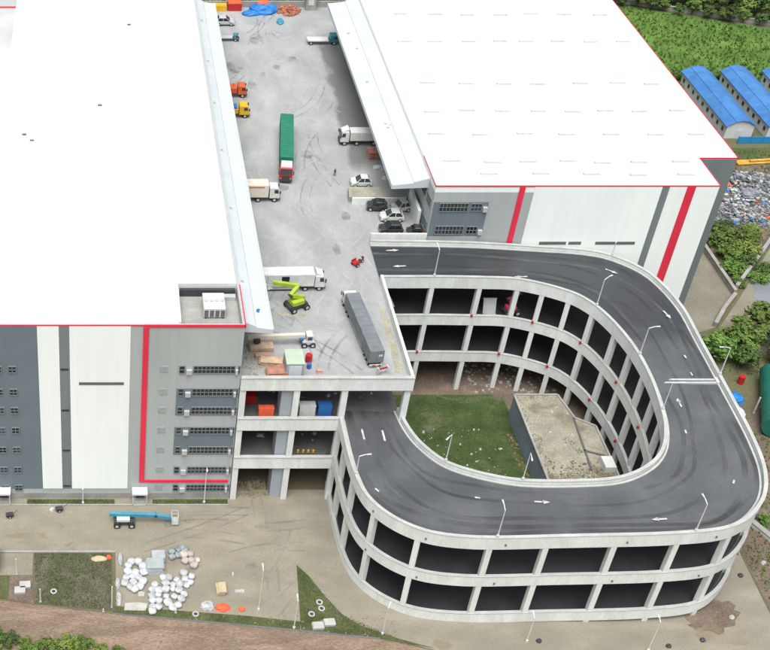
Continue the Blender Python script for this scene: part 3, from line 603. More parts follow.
# ---------------------------------------------------------------- vehicles
wheel_cache={}
def wheel(parent, x, y, r, wd):
    k=(round(r,3),round(wd,3))
    if k not in wheel_cache:
        wheel_cache[k]=(MB().tube([(0,-wd/2,0),(0,-wd/2+.04,0),(0,wd/2-.04,0),(0,wd/2,0)],r,14).mesh('wheel','rubber'), MB().tube([(0,-wd/2-.012,0),(0,wd/2+.012,0)],r*.52,10).mesh('rim','pale_metal'))
    t,rm=wheel_cache[k]; o=inst('wheel',t,parent,(x,y,r)); inst('rim',rm,o); return o
def cab(parent, x0, x1, wd, z0, z1, m, glass=True, roofm=None):
    """forward-control cab, nose towards +x; wedge windscreen, side windows, bumper, lamps, mirrors"""
    h=z1-z0; L=x1-x0
    c=MB().prism([(x0,z0),(x1,z0),(x1,z0+h*.45),(x1-L*.14,z1-h*.06),(x1-L*.24,z1),(x0+L*.1,z1),(x0,z1-h*.08)],-wd/2,wd/2,axis='y').build('cab',m,parent,bevel=.05)
    a=Vector((x1-.02,0,z0+h*.48)); b=Vector((x1-L*.14,0,z1-h*.10))
    MB().add([(a.x+.04,-wd*.44,a.z),(a.x+.04,wd*.44,a.z),(b.x+.05,wd*.42,b.z),(b.x+.05,-wd*.42,b.z)],[(0,1,2,3)]).build('windscreen','glass',c)
    for s in (-1,1):
        y=s*(wd/2+.012); MB().add([(x1-L*.55,y,z0+h*.5),(x1-L*.12,y,z0+h*.5),(x1-L*.2,y,z1-h*.14),(x1-L*.55,y,z1-h*.14)],[(0,1,2,3)]).build('side_window','glass',c)
        MB().box(x1-.03,x1+.04,s*wd*.38-.16,s*wd*.38+.16,z0+.12,z0+.34).build('headlight','chrome',c)
        MB().box(x1-.1,x1+.12,s*(wd/2+.16)-.08,s*(wd/2+.16)+.08,z0+h*.48,z0+h*.78).build('mirror','dark_metal',c); MB().beam((x1-.02,s*wd*.48,z0+h*.76),(x1+.0,s*(wd/2+.16),z0+h*.76),.05,.05).build('mirror_arm','dark_metal',c)
    MB().box(x1-.05,x1+.10,-wd/2,wd/2,z0-.35,z0+.1).build('bumper','dark_metal',c)
    MB().box(x1,x1+.03,-wd*.3,wd*.3,z0+.16,z0+h*.38).build('grille','dark_metal',c)
    if roofm: MB().prism([(x0+L*.1,z1),(x1-L*.25,z1),(x0+L*.25,z1+.45),(x0+L*.1,z1+.5)],-wd*.42,wd*.42,axis='y').build('wind_deflector',roofm,c)
    return c
def cargo(parent, x0, x1, wd, z0, z1, m, ribs=0, roofribs=0, name='cargo_box'):
    b=MB().box(x0,x1,-wd/2,wd/2,z0,z1).build(name,m,parent,bevel=.03)
    if ribs:
        for i in range(ribs+1):
            x=x0+.06+(x1-x0-.12)*i/ribs
            for s in (-1,1): MB().box(x-.05,x+.05,s*wd/2-.03,s*wd/2+.03,z0+.05,z1-.05).build('rib',m,b)
    if roofribs:
        for i in range(1,roofribs):
            x=x0+(x1-x0)*i/roofribs; MB().box(x-.04,x+.04,-wd/2+.05,wd/2-.05,z1,z1+.035).build('roof_rib',m,b)
    MB().box(x0-.03,x0,-wd/2+.08,-.03,z0+.1,z1-.1).build('rear_door',m,b); MB().box(x0-.03,x0,.03,wd/2-.08,z0+.1,z1-.1).build('rear_door',m,b)
    return b
def chassis(p,x0,x1,wd,z): 
    MB().box(x0,x1,-wd/2+.35,wd/2-.35,z-.25,z).build('chassis','dark_metal',p)
G_YARD='trucks on the raised yard'
VS=.68
def T(label,x,y,deg,name='truck'):
    e=empty(name,(x,y,DK),R(deg),label,'truck',G_YARD); e.scale=(VS,)*3; return e
# green container semi, nose to the camera
t=T('red tractor truck hauling a long green container across the raised yard',24.75,141.6,-97.0,'container_truck')
cargo(t,-9.0,7.9,2.5,1.35,3.95,'box_green',30,20,'container'); chassis(t,-8.9,8.6,2.4,1.33)
MB().box(7.6,10.6,-1.0,1.0,.75,1.02).build('tractor_frame','dark_metal',t)
c=cab(t,8.6,11.0,2.4,.9,3.25,'red_paint',roofm='box_white'); MB().box(8.9,10.3,-.8,.8,3.26,3.36).build('roof_panel','box_white',c)
for x in (-8.0,-6.8,-5.6,6.2,7.4,9.9):
    for s in (-1,1): wheel(t,x,s*1.0,.5,.32)
for s in (-1,1): MB().box(-4.5,5.0,s*1.1-.03,s*1.1+.03,.55,1.0).build('side_guard','pale_metal',t)
# white box lorries coming out from under the left canopy
t=T('cream box lorry nosing out from under the left canopy beside the green container truck',19.8,130.6,0,'box_truck')
cargo(t,-6.5,2.0,2.4,1.1,3.6,'box_cream',0,6); chassis(t,-6.4,4.2,2.3,1.08); cab(t,2.25,4.1,2.2,.85,2.95,'box_white')
MB().add([(-1.6,-1.215,3.1),(1.2,-1.215,3.1),(1.2,-1.215,3.35),(-1.6,-1.215,3.35)],[(0,1,2,3)]).build('side_stripe','orange_paint',t)
for x in (-5.2,-4.0,.2,3.2):
    for s in (-1,1): wheel(t,x,s*.95,.48,.3)
t=T('long white trailer lorry with one dark side panel parked beside the lime boom lift',19.9,112.0,1.5,'trailer_truck'); t.scale=(.66,.62,.60)
b=cargo(t,-9.5,6.6,2.6,1.2,3.9,'box_white',0,9); chassis(t,-9.4,8.2,2.4,1.18); cab(t,6.75,8.5,2.4,.9,3.4,'box_white',roofm='box_white')
MB().box(1.0,2.3,-1.33,-1.3,1.9,3.5).build('side_opening','glass',b); MB().box(-2.9,-1.9,-1.325,-1.3,1.7,3.4).build('side_door','box_cream',b)
for x in (-8.6,-7.4,-6.2,5.2,7.6):
    for s in (-1,1): wheel(t,x,s*1.02,.5,.3)
MB().box(-4.2,3.8,-1.15,-1.08,.5,1.1).build('side_guard','pale_metal',t); MB().box(-4.2,3.8,1.08,1.15,.5,1.1).build('side_guard','pale_metal',t)
# dark grey covered trailer near the front edge
t=T('dark grey covered trailer lorry parked lengthways near the right edge of the yard',28.35,103.5,95.5,'trailer_truck'); t.scale=(.66,.60,.60)
b=cargo(t,-8.3,7.0,2.5,1.1,3.75,'box_grey',16,14); chassis(t,-8.2,8.6,2.3,1.08); cab(t,7.2,8.9,2.3,.85,3.0,'box_white')
MB().box(-8.37,-8.33,-1.0,-.3,2.5,2.9).build('number_plate','box_white',b); MB().box(-8.45,-8.3,-1.1,1.1,.55,.8).build('rear_bumper','box_white',t); MB().box(-8.5,-8.44,.1,.6,.55,.8).build('tail_lamp','red_paint',t); MB().box(-8.5,-8.44,-.9,-.5,.55,.8).build('tail_lamp','red_paint',t)
for x in (-7.4,-6.2,-5.0,5.0,6.2,8.1):
    for s in (-1,1): wheel(t,x,s*1.0,.46,.3)
MB().box(-3.6,3.8,1.0,1.07,.45,1.0).build('side_guard','pale_metal',t); MB().box(-3.6,3.8,-1.07,-1.0,.45,1.0).build('side_guard','pale_metal',t)
# white tipper lorry half under the right canopy
t=T('white ribbed cargo lorry half hidden under the right canopy',34.9,144.5,180,'cargo_truck')
cargo(t,-7.0,2.0,2.3,1.1,2.9,'box_white',12,12); chassis(t,-6.9,3.9,2.2,1.08); cab(t,2.2,3.9,2.2,.8,3.0,'box_white',roofm='box_white')
for x in (-3.8,-2.7,.6,3.0):
    for s in (-1,1): wheel(t,x,s*.95,.48,.3)
# orange and yellow lorries by the left canopy
t=T('orange lorry with tarpaulin load under the left canopy, farther one of two bright lorries',19.3,157.9,0,'cargo_truck')
cargo(t,-3.6,.6,2.3,1.1,2.2,'orange_paint',5); chassis(t,-3.5,2.6,2.2,1.08); cab(t,.8,2.6,2.3,.8,2.6,'orange_paint')
for k in range(5): MB().tube([(-3.4+k*.85,-1.1,2.2),(-3.4+k*.85,-.5,2.6),(-3.4+k*.85,.5,2.6),(-3.4+k*.85,1.1,2.2)],.06,6).build('hoop','orange_paint',t)
for x in (-2.6,-1.5,1.8):
    for s in (-1,1): wheel(t,x,s*.95,.46,.3)
t=T('yellow lorry beside the left canopy, nearer one of two bright lorries',19.1,152.0,0,'cargo_truck')
cargo(t,-4,.4,2.3,1.1,2.0,'yellow_paint',5); chassis(t,-3.9,2.5,2.2,1.08); cab(t,.6,2.6,2.3,.8,2.7,'yellow_paint')
MB().box(-1.5,.2,-.9,.9,2.0,2.35).build('load','blue_paint',t)
for x in (-2.9,-1.8,1.8):
    for s in (-1,1): wheel(t,x,s*.95,.46,.3)
# flatbeds at the back
t=T('long white flatbed lorry with a teal cab beside the far end of the right canopy',35.0,174.8,0,'flatbed_truck')
MB().box(-4.4,.3,-1.1,1.1,.9,1.1).build('flatbed','box_white',t); chassis(t,-2.5,2.4,2.1,.88); cab(t,.6,2.4,2.1,.7,2.2,'teal_paint')
for x in (-3.6,1.6):
    for s in (-1,1): wheel(t,x,s*.9,.44,.28)
t=T('low grey flatbed trailer with a small teal cab far back beside the left canopy',20.2,175.8,0,'flatbed_truck')
MB().box(-2.6,.7,-.7,.7,.75,.9).build('flatbed','pale_metal',t); chassis(t,-2.5,2.2,1.5,.74); cab(t,.95,2.0,1.4,.5,1.6,'teal_paint')
for x in (-1.9,1.4):
    for s in (-1,1): wheel(t,x,s*.62,.36,.22)

def car(label,x,y,deg,m,L=2.7,wd=1.45,z=None):
    e=empty('parked_car',(x,y,DK if z is None else z),R(deg),label,'car','cars on the raised yard'); h=1.35; a=L/2
    MB().prism([(-a,.3),(-a+.05,.72),(-a+.12,.82),(a*.52,.80),(a*.93,.66),(a,.5),(a,.28)],-wd/2,wd/2,axis='y').build('body',m,e,bevel=.06)
    rings=[]
    for (x0,x1,z_,k) in ((-a*.86,a*.5,.80,.47),(-a*.62,a*.12,1.28,.40),(-a*.55,a*.02,h,.36)):
        rings.append([Vector((x0,-wd*k,z_)),Vector((x1,-wd*k,z_)),Vector((x1,wd*k,z_)),Vector((x0,wd*k,z_))])
    c=MB().sweep(rings[:2]).build('cabin_glass','glass',e); MB().sweep([[p+Vector((0,0,-.01)) for p in rings[1]],rings[2]]).build('roof',m,e,bevel=.03)
    for s in (-1,1):
        MB().beam((a*.5,s*wd*.465,.80),(a*.12,s*wd*.40,1.28),.06,.05).build('pillar',m,e); MB().beam((-a*.86,s*wd*.465,.80),(-a*.62,s*wd*.40,1.28),.08,.06).build('pillar',m,e); MB().beam((-a*.2,s*wd*.475,.80),(-a*.22,s*wd*.405,1.28),.07,.04).build('pillar',m,e)
        MB().box(a-.10,a+.015,s*wd*.33-.13,s*wd*.33+.13,.5,.63).build('headlight','chrome',e); MB().box(-a-.01,-a+.06,s*wd*.36-.1,s*wd*.36+.1,.55,.72).build('tail_lamp','red_paint',e)
        MB().box(a*.36,a*.5,s*(wd/2+.05)-.05,s*(wd/2+.05)+.05,.8,.92).build('mirror',m,e)
        for q in (-a*.62,a*.6): wheel(e,q,s*(wd/2-.1),.29,.2)
    return e
car('small white car parked above the dock platform beside the right canopy',33.4,133.9,180,'box_white')
car('white car in the middle of the parking bay in front of the right warehouse',35.8,126.0,180,'box_white',L=2.9)
car('dark hatchback parked behind the white car against the low wall',34.4,128.3,170,'black_paint',L=2.5)
car('black car parked in front of the white car by the ramp entrance',35.2,123.3,180,'black_paint',L=2.8)
car('silver grey car squeezed between the low wall and the wall fin',37.3,128.1,195,'silver_paint',L=2.3)
car('small black car in the corner beside the right warehouse window',37.9,122.6,170,'black_paint',L=2.0,wd=1.3)
car('silver car far back beside the left canopy',20.0,181.6,0,'silver_paint',L=3.1,wd=1.6)

# ---------------------------------------------------------------- boom lifts and small machines
def boom_lift(name,label,loc,deg,m,base,segs,basket,group=None,r=.16,body_m=None):
    e=empty(name,loc,R(deg),label,'boom lift',group); a,b,h=base
    MB().box(-a,a,-b*.55,b*.55,.35,.7).build('chassis','dark_metal',e,bevel=.03)
    MB().box(-a*.75,a*.55,-b*.62,b*.62,.72,.72+h).build('turret',body_m or m,e,bevel=.06); MB().tube([(0,0,.68),(0,0,.76)],b*.4,14).build('slew_ring','dark_metal',e)
    for x in (-a*.72,a*.72):
        for s in (-1,1): wheel(e,x,s*b*.8,.36,.28)
    for i,(p,q) in enumerate(segs): MB().beam(p,q,r*2,r*2.3).build('boom',m,e,bevel=.02)
    for i in range(len(segs)-1):
        p=Vector(segs[i][1]); MB().tube([p+Vector((0,-.28,0)),p+Vector((0,.28,0))],.16,10).build('pivot','dark_metal',e)
    bx,by,bz=basket; bo=MB().box(bx-.35,bx+.35,by-.55,by+.55,bz-.05,bz).build('basket','pale_metal',e)
    rl=MB()
    for z in (.5,1.0):
        for p,q in (((-.35,-.55),(.35,-.55)),((.35,-.55),(.35,.55)),((.35,.55),(-.35,.55)),((-.35,.55),(-.35,-.55))): rl.beam((bx+p[0],by+p[1],bz+z),(bx+q[0],by+q[1],bz+z),.05,.05)
    for p in ((-.35,-.55),(.35,-.55),(.35,.55),(-.35,.55)): rl.beam((bx+p[0],by+p[1],bz),(bx+p[0],by+p[1],bz+1.0),.05,.05)
    rl.build('guard_rail','pale_metal',bo); return e
boom_lift('boom_lift','lime green folded boom lift beside the long white trailer lorry',(22.0,108.3,DK),25,'lime_paint',(1.15,.95,.55),
    [((.9,0,1.2),(-.9,.1,1.9)),((-.9,.1,1.9),(.6,.9,2.2)),((.6,.9,2.2),(-1.9,2.2,2.6))],(-2.4,2.5,2.0),r=.2)
boom_lift('boom_lift','blue boom lift parked on the apron in front of the left warehouse',(2.9,91.9,.02),0.5,'cyan_paint',(1.1,.8,.4),
    [((-1.6,.2,1.35),(3.4,.15,1.15)),((3.4,.15,1.15),(5.0,.1,.8))],(5.5,.1,.3),r=.19,body_m='box_white')
boom_lift('boom_lift','red articulated boom lift standing on the upper covered level of the ramp',(48.9,115.7,10.48),10,'pink_paint',(.9,.7,.5),
    [((.3,0,1.1),(-.7,0,2.2)),((-.7,0,2.2),(.8,0,3.0)),((.8,0,3.0),(.1,0,4.0))],(.0,0,3.4),r=.13)
# knuckle boom lying level: pale boom machine with a small white and blue carrier
e=empty('boom_machine',(21.9,101.9,DK),R(2),'pale yellow long level boom with a small white carrier near the plywood stacks','boom lift')
MB().beam((-6.0,0,1.15),(.1,0,1.25),.42,.45).build('boom','box_cream',e,bevel=.03); MB().beam((-5.4,-.35,.9),(-4.7,-.35,.9),.4,.4).build('boom_head','dark_metal',e); MB().box(-5.3,-4.9,-.6,-.2,0,1.0).build('stand','dark_metal',e)
MB().box(-.2,1.1,-.6,.6,.35,.8).build('carrier','silver_paint',e,bevel=.05); MB().box(.2,.9,-.5,.5,.8,1.5).build('cabin','box_white',e,bevel=.05); MB().box(.3,.8,-.52,.52,.95,1.35).build('cabin_glass','glass',e)
MB().box(-.5,-.1,-.45,.45,.8,1.1).build('counterweight','blue_paint',e)
for x in (0,.9):
    for s in (-1,1): wheel(e,x,s*.6,.32,.22)
# tricycle
e=empty('cargo_tricycle',(30.1,116.5,DK),R(35),'small red cargo tricycle alone in the open yard','tricycle'); e.scale=(.75,.75,.8)
MB().box(-.9,.1,-.5,.5,.5,.62).build('tray','red_paint',e)
for s in (-1,1): MB().box(-.9,.1,s*.5-.02,s*.5+.02,.62,.95).build('tray_side','red_paint',e); wheel(e,-.5,s*.55,.3,.14)
wheel(e,1.0,0,.3,.12); MB().beam((.1,0,.55),(.9,0,.55),.12,.1).build('frame','dark_metal',e); MB().tube([(1.0,0,.3),(.85,0,1.05)],.04,6).build('fork','dark_metal',e); MB().tube([(.82,-.35,1.05),(.82,.35,1.05)],.03,6).build('handlebar','dark_metal',e); MB().box(.2,.6,-.16,.16,.62,.8).build('seat','dark_metal',e); MB().box(.95,1.1,-.2,.2,.75,1.1).build('front_fairing','red_paint',e)

# ---------------------------------------------------------------- pedestrian
def person(label,x,y,deg,z):
    P=dict(pel=(0,0,.92),ch=(0,0,1.30),nk=(0,0,1.46),hd=(.02,0,1.62),tp=(.02,0,1.72),lh=(0,.10,.88),lk=(.10,.11,.50),la=(.04,.11,.08),lt=(.20,.11,.04),rh=(0,-.10,.88),rk=(-.02,-.11,.50),ra=(-.16,-.11,.09),rt=(-.02,-.12,.04),
        ls=(0,.19,1.40),le=(-.04,.24,1.12),lw=(.06,.24,.88),lf=(.08,.23,.76),rs=(0,-.19,1.40),re=(.03,-.24,1.12),rw=(.14,-.23,.90),rf=(.17,-.22,.79))
    E_=[('pel','ch'),('ch','nk'),('nk','hd'),('hd','tp'),('pel','lh'),('lh','lk'),('lk','la'),('la','lt'),('pel','rh'),('rh','rk'),('rk','ra'),('ra','rt'),('ch','ls'),('ls','le'),('le','lw'),('lw','lf'),('ch','rs'),('rs','re'),('re','rw'),('rw','rf')]
    Rr=dict(pel=.14,ch=.15,nk=.055,hd=.105,tp=.07,lh=.09,lk=.062,la=.045,lt=.04,rh=.09,rk=.062,ra=.045,rt=.04,ls=.065,le=.045,lw=.035,lf=.035,rs=.065,re=.045,rw=.035,rf=.035)
    ks=list(P); me=bpy.data.meshes.new('person'); me.from_pydata([P[k] for k in ks],[(ks.index(a),ks.index(b)) for a,b in E_],[]); me.update()
    o=bpy.data.objects.new('person',me); col.objects.link(o); o.location=(x,y,z); o.rotation_euler=(0,0,R(deg))
    md=o.modifiers.new('skin','SKIN')
    for i,k in enumerate(ks):
        me.skin_vertices[0].data[i].radius=(Rr[k],Rr[k]); me.skin_vertices[0].data[i].use_root=(k=='pel')
    o.modifiers.new('sub','SUBSURF').levels=1
    m=bpy.data.materials.new('person_clothes'); m.use_nodes=True; N=m.node_tree.nodes; tc=N.new('ShaderNodeTexCoord'); sx=N.new('ShaderNodeSeparateXYZ'); rp=N.new('ShaderNodeValToRGB'); mr=N.new('ShaderNodeMapRange'); mr.inputs[2].default_value=1.8
    m.node_tree.links.new(tc.outputs['Object'],sx.inputs[0]); m.node_tree.links.new(sx.outputs[2],mr.inputs[0]); m.node_tree.links.new(mr.outputs[0],rp.inputs[0]); m.node_tree.links.new(rp.outputs[0],N['Principled BSDF'].inputs['Base Color'])
    cr_=rp.color_ramp; cr_.interpolation='CONSTANT'; cr_.elements[0].color=(.03,.03,.04,1); cr_.elements[1].position=.5; cr_.elements[1].color=(.06,.07,.09,1)
    q=cr_.elements.new(.80); q.color=(.42,.26,.18,1); q=cr_.elements.new(.92); q.color=(.02,.018,.016,1)
    me.materials.append(m); o.scale=(.68,)*3; tag(o,label,'person'); return o
person('person in dark clothes walking across the open yard',30.4,136.1,-60,DK)

def rubble(name,label,m,n,x0,x1,y0,y1,z,r0,r1):
    mb=MB()
    for k in range(n):
        x=random.uniform(x0,x1); y=random.uniform(y0,y1); r=random.uniform(r0,r1)*random.random()**.5+.02
        M=Matrix.Translation((x,y,z))@Matrix.Rotation(random.uniform(0,3.1),4,'Z'); t=r*random.uniform(.4,1.1); q=r*random.uniform(.5,1.3)
        vs=[M@Vector(p) for p in ((-r,-q,-.01),(r*.8,-q*.9,-.01),(r,q*.8,-.01),(-r*.7,q,-.01),(-r*.5,-q*.5,t),(r*.5,-q*.6,t*.8),(r*.5,q*.5,t),(-r*.4,q*.6,t*.7))]
        mb.add(vs,[(3,2,1,0),(4,5,6,7),(0,1,5,4),(1,2,6,5),(2,3,7,6),(3,0,4,7)])
    return tag(mb.build(name,m),label,'rubble',kind='stuff')
# ---------------------------------------------------------------- goods on the yard
def stack(label,x,y,z,L,wd,n,th,m,deg,group,name='plywood_stack'):
    e=empty(name,(x,y,z),R(deg),label,'stack',group)
    for i in range(n):
        a=random.uniform(-.12,.12); b=random.uniform(-.08,.08)
        MB().box(-L/2+a,L/2+a,-wd/2+b,wd/2+b,i*th,(i+1)*th-.012).build('sheet',m,e)
GS='timber stacked near the front of the yard'
stack('pale plywood stack farthest from the front beam',17.3,101.0,DK,2.4,1.1,7,.09,'plywood',2,GS)
stack('short white topped plywood stack, second from the back',17.3,99.7,DK,1.5,.6,6,.09,'plywood',3,GS)
stack('broad plywood stack in the middle of the timber',18.1,98.7,DK,2.3,1.0,7,.09,'plywood',-6,GS)
stack('reddish plywood stack against the front beam',18.5,96.8,DK,2.0,1.2,9,.09,'pallet_wood',4,GS)
stack('narrow timber bundle leaning out of the middle stack',18.9,97.8,DK,1.3,.45,6,.09,'pallet_wood',25,GS)
rubble('rubble','loose grey site rubble beside the corner of the left warehouse','stone',160,14.9,17.3,96.1,102,DK,.05,.22)
bars=empty('rebar_bundle',(27.4,96.5,DK),0,'dark bundle of steel bars lying along the front beam','steel bars')
for k in range(7): MB().tube([(-2.4+k*.1,-.2+k*.06,.05),(2.3-k*.07,-.22+k*.07,.05)],.05,5).build('bar','dark_metal',bars)
def drum(label,x,y,z,m,r=.3,h=.9,group=None,cat='barrel'):
    e=empty('barrel',(x,y,z),0,label,cat,group); MB().tube([(0,0,0),(0,0,h)],r,14).build('body',m,e)
    for q in (.03,h*.35,h*.66,h-.08): MB().tube([(0,0,q-.02),(0,0,q+.03)],r+.02,14).build('hoop',m,e)
drum('red barrel beside the lift shaft head',22.1,99.1,DK,'red_paint',.35,.9); drum('small blue barrel in front of the red one',22.0,98.0,DK,'blue_paint',.22,.6)
e=MB().box(-.35,.35,-.25,.25,0,.1).box(-.3,.3,-.2,.2,.1,.35).build('crate','plywood',None,(23.0,97.3,DK)); tag(e,'small tan crate near the front beam left of the steel bars','crate')
e=empty('site_fence_panel',(29.4,97.0,DK),R(20),'red and white barrier behind the grey trailer lorry','barrier')
MB().box(-.6,.6,-.03,.03,.7,.9).build('board','red_paint',e); MB().box(-.6,.6,-.03,.03,.4,.6).build('board','box_white',e)
for s in (-.55,.55): MB().box(s-.04,s+.04,-.2,.2,0,1).build('leg','box_white',e)
# piles at the back of the yard
def lumpy(name,label,cat,x,y,z,sx,sy,sz,m,seed,group=None,rz=0,kind=None):
    rr=random.Random(seed); n,k=12,5; rings=[]
    for j in range(k+1):
        f=j/k; r=math.cos(f*math.pi/2)**.6 if j<k else .03
        rings.append([Vector((math.cos(2*math.pi*i/n)*sx*r*rr.uniform(.85,1.15),math.sin(2*math.pi*i/n)*sy*r*rr.uniform(.85,1.15),sz*math.sin(f*math.pi/2)*rr.uniform(.85,1.1))) for i in range(n)])
    for p in rings[0]: p.z=0
    o=MB().sweep(rings).build(name,m,None,(x,y,z)); o.rotation_euler=(0,0,rz); tag(o,label,cat,group); return o
lumpy('tarpaulin','large crumpled blue tarpaulin at the far end of the yard','tarpaulin',26.6,186.6,DK,2.3,1.9,1.2,'blue_tarp',1)
lumpy('tarpaulin','smaller blue tarpaulin lying in front of the large one','tarpaulin',24.4,185.2,DK,1.4,.8,.7,'blue_tarp',2)
lumpy('tarpaulin','red tarpaulin heaped on the large blue one','tarpaulin',26.6,187.2,DK+.85,1.0,.9,.8,'orange_cloth',3)
lumpy('sack_heap','small bright cyan heap alone in front of the brick pile','heap',28.8,182.2,DK,.55,.9,.6,'cyan_paint',4)
e=empty('steel_box',(22.0,187.3,DK),0,'red steel box between the yellow box and the tarpaulins','box'); MB().box(-1.1,1.1,-.8,.8,0,1.2).build('body','red_paint',e,bevel=.03); MB().box(-1.05,1.05,-.75,.75,1.2,1.26).build('lid','orange_paint',e)
e=empty('steel_box',(19.6,187.0,DK),0,'yellow steel box at the far left of the yard','box'); MB().box(-1.1,1.1,-.6,.6,0,.9).build('body','yellow_paint',e,bevel=.03); MB().box(-1.05,1.05,-.55,.55,.9,.96).build('lid','yellow_paint',e)
bk=empty('brick_pile',(30.6,186.6,DK),0,'loose pile of orange bricks left of the gate house','brick pile'); bmesh_=MB().box(-.28,.28,-.14,.14,0,.2).mesh('brick','brick_orange')
for k in range(110):
    r=random.random()**.6; a=random.uniform(0,6.28); inst('brick',bmesh_,bk,(math.cos(a)*r*1.9,math.sin(a)*r*2.0,max(0,(1-r)*.7*random.uniform(.3,1.1))),(0,0,random.uniform(0,3)))
gh=empty('gate_house',(34.2,187.6,DK),0,'grey gate house at the far end of the yard','gate house')
MB().box(-.8,.8,-.9,.9,0,2.3).build('wall','grey_concrete',gh); MB().box(-1.0,1.0,-1.1,1.1,2.3,2.5).build('roof','slab_under',gh); MB().box(-.45,.45,-.96,-.9,.9,2.0).build('window','white_metal',gh)
# red pallets under the right canopy
e=empty('pallet_stack',(36.3,141.0,DK),R(5),'reddish pallet stack under the right canopy','pallets')
for k in range(6):
    for q in (-.6,-.2,.2,.6): MB().box(-.85,.85,q-.14,q+.14,k*.17+.09,k*.17+.15).build('board','pallet_wood',e)
    for q in (-.8,0,.72): MB().box(q,q+.1,-.7,.7,k*.17,k*.17+.09).build('bearer','pallet_wood',e)
lumpy('sack_heap','small white sack heap below the reddish pallets','heap',36.4,138.0,DK,.8,.4,.4,'bag_white',5); lumpy('sack_heap','white sack heap at the end of the right canopy','heap',37.0,135.5,DK,.6,.5,.4,'bag_white',6)
# goods inside the open bays
GB='goods inside the open bays'
def block(name,label,cat,x0,x1,y0,y1,z0,z1,m,lid=None):
    e=empty(name,((x0+x1)/2,(y0+y1)/2,z0),0,label,cat,GB); a=(x1-x0)/2; b=(y1-y0)/2; h=z1-z0
    MB().box(-a,a,-b,b,.1,h).build('body',m,e,bevel=.03); MB().box(-a+.02,-a+.15,-b,b,0,.1).build('runner','dark_metal',e); MB().box(a-.15,a-.02,-b,b,0,.1).build('runner','dark_metal',e); MB().box(-a-.02,a+.02,-b-.02,b+.02,h,h+.05).build('lid',lid or m,e)
block('storage_box','red metal box at the back of the upper left bay','box',15.6,17.0,98.6,99.6,11.4,12.5,'red_paint')
block('storage_box','orange box at the front edge of the upper left bay','box',17.0,18.6,96.4,97.0,11.4,12.7,'orange_cloth')
block('liquid_tank','white tank in the upper right bay','tank',21.3,23.0,96.5,97.4,11.4,12.9,'box_white')
block('storage_box','blue tank beside the white one in the upper right bay','tank',23.3,24.7,96.5,97.4,11.4,12.9,'blue_paint')
for k,lb in enumerate(('first','second','third','fourth')):
    x=21.7+k*.55; e=empty('bollard',(x,96.3,5.6),0,f'{lb} yellow bollard from the left in the middle right bay','bollard',GB); MB().tube([(0,0,0),(0,0,1.25)],.11,10).build('post','yellow_paint',e); MB().tube([(0,0,.7),(0,0,.85)],.115,10).build('band','dark_metal',e)
rubble('rubble','tan rubble on the ground in the lowest left bay','tan_rubble',200,15.4,18.9,95.7,98.5,.02,.04,.2)
rubble('rubble','scattered pale debris on the upper covered floor','pale_metal',120,15.5,31,99,112,11.4,.05,.35); rubble('rubble','scattered pale debris on the middle covered floor','pale_metal',90,15.5,24.5,99,112,5.6,.05,.35)
e=MB().box(-.75,.75,-.12,.12,0,1.9).box(-.8,.8,-.16,.16,1.9,2.0).box(-.8,.8,-.16,.16,0,.1).build('sheet_crate','pale_metal',None,(46.3,115.4,10.62)); e.rotation_euler=(R(-22),0,0); tag(e,'pale grey crate leaning on the ramp level beside the red boom lift','crate')
rubble('rubble','grey rubble under the far arm of the ramp','grey_concrete',200,46,57,113.2,120,.02,.05,.3)
rubble('rubble','earth clods scattered over the dirt road','dirt_clod',900,-12,30,73,79.5,.02,.03,.12)
rubble('rubble','pale litter scattered over the courtyard grass','slab_pale',90,38,47,96,107,.02,.03,.16)

# ---------------------------------------------------------------- goods on the apron
def bag_mesh(seed,m):
    rr=random.Random(seed); n,k=16,8; rings=[]
    for j in range(k+1):
        f=j/k; z=-1+2*f; r=(1-abs(z)**3.2)**.45 if 0<j<k else .25
        rings.append([Vector((abs(math.cos(a))**.65*math.copysign(1,math.cos(a))*.36*r*rr.uniform(.94,1.07),abs(math.sin(a))**.65*math.copysign(1,math.sin(a))*.36*r*rr.uniform(.94,1.07),(.3+z*.3)*rr.uniform(.93,1.07))) for a in [2*math.pi*i/n for i in range(n)]])
    return MB().sweep(rings).mesh('bulk_bag',m,True)
BM={m:[bag_mesh(s,m) for s in (11,12,13)] for m in ('bag_white','bag_pink','bag_dark')}
def bags(pts,m,label,group):
    for i,(x,y) in enumerate(sorted(pts)):
        x+=random.uniform(-.08,.08); y+=random.uniform(-.08,.08); s=random.uniform(.85,1.25); o=inst('bulk_bag',BM[m][i%3],None,(x,y,.02),(0,0,random.uniform(0,3)),(s,s,random.uniform(.6,1.0)*s)); tag(o,label+f', {ORD[i]} from the left','bag',group)
bags([(3.2,85.7),(3.6,86.3),(4.3,86.25),(4.75,85.7),(4.75,85.0),(3.15,85.0),(3.9,84.9)],'bag_white','white bulk bag in the upper ring beside the plot','bags in the upper left ring')
bags([(3.05,84.2),(2.85,83.4),(3.4,82.85),(3.6,84.35),(4.25,84.25),(4.7,83.7),(4.35,83.15),(3.85,82.7),(3.7,83.5)],'bag_white','white bulk bag in the lower ring beside the plot','bags in the lower left ring')
bags([(5.9,83.2),(5.65,82.55),(6.3,82.55),(5.6,81.9),(6.25,81.9),(5.55,81.2),(6.2,81.2),(5.55,80.55),(6.2,80.5),(5.6,79.95)],'bag_white','white bulk bag in the central double row','bags in the double row')
bags([(7.05,82.6),(7.7,82.7),(8.4,82.6),(8.8,82.0),(7.0,81.8),(8.6,81.35),(7.1,81.05),(7.6,80.4),(8.25,80.6),(7.8,81.7)],'bag_white','white bulk bag in the ring right of the double row','bags in the right ring')
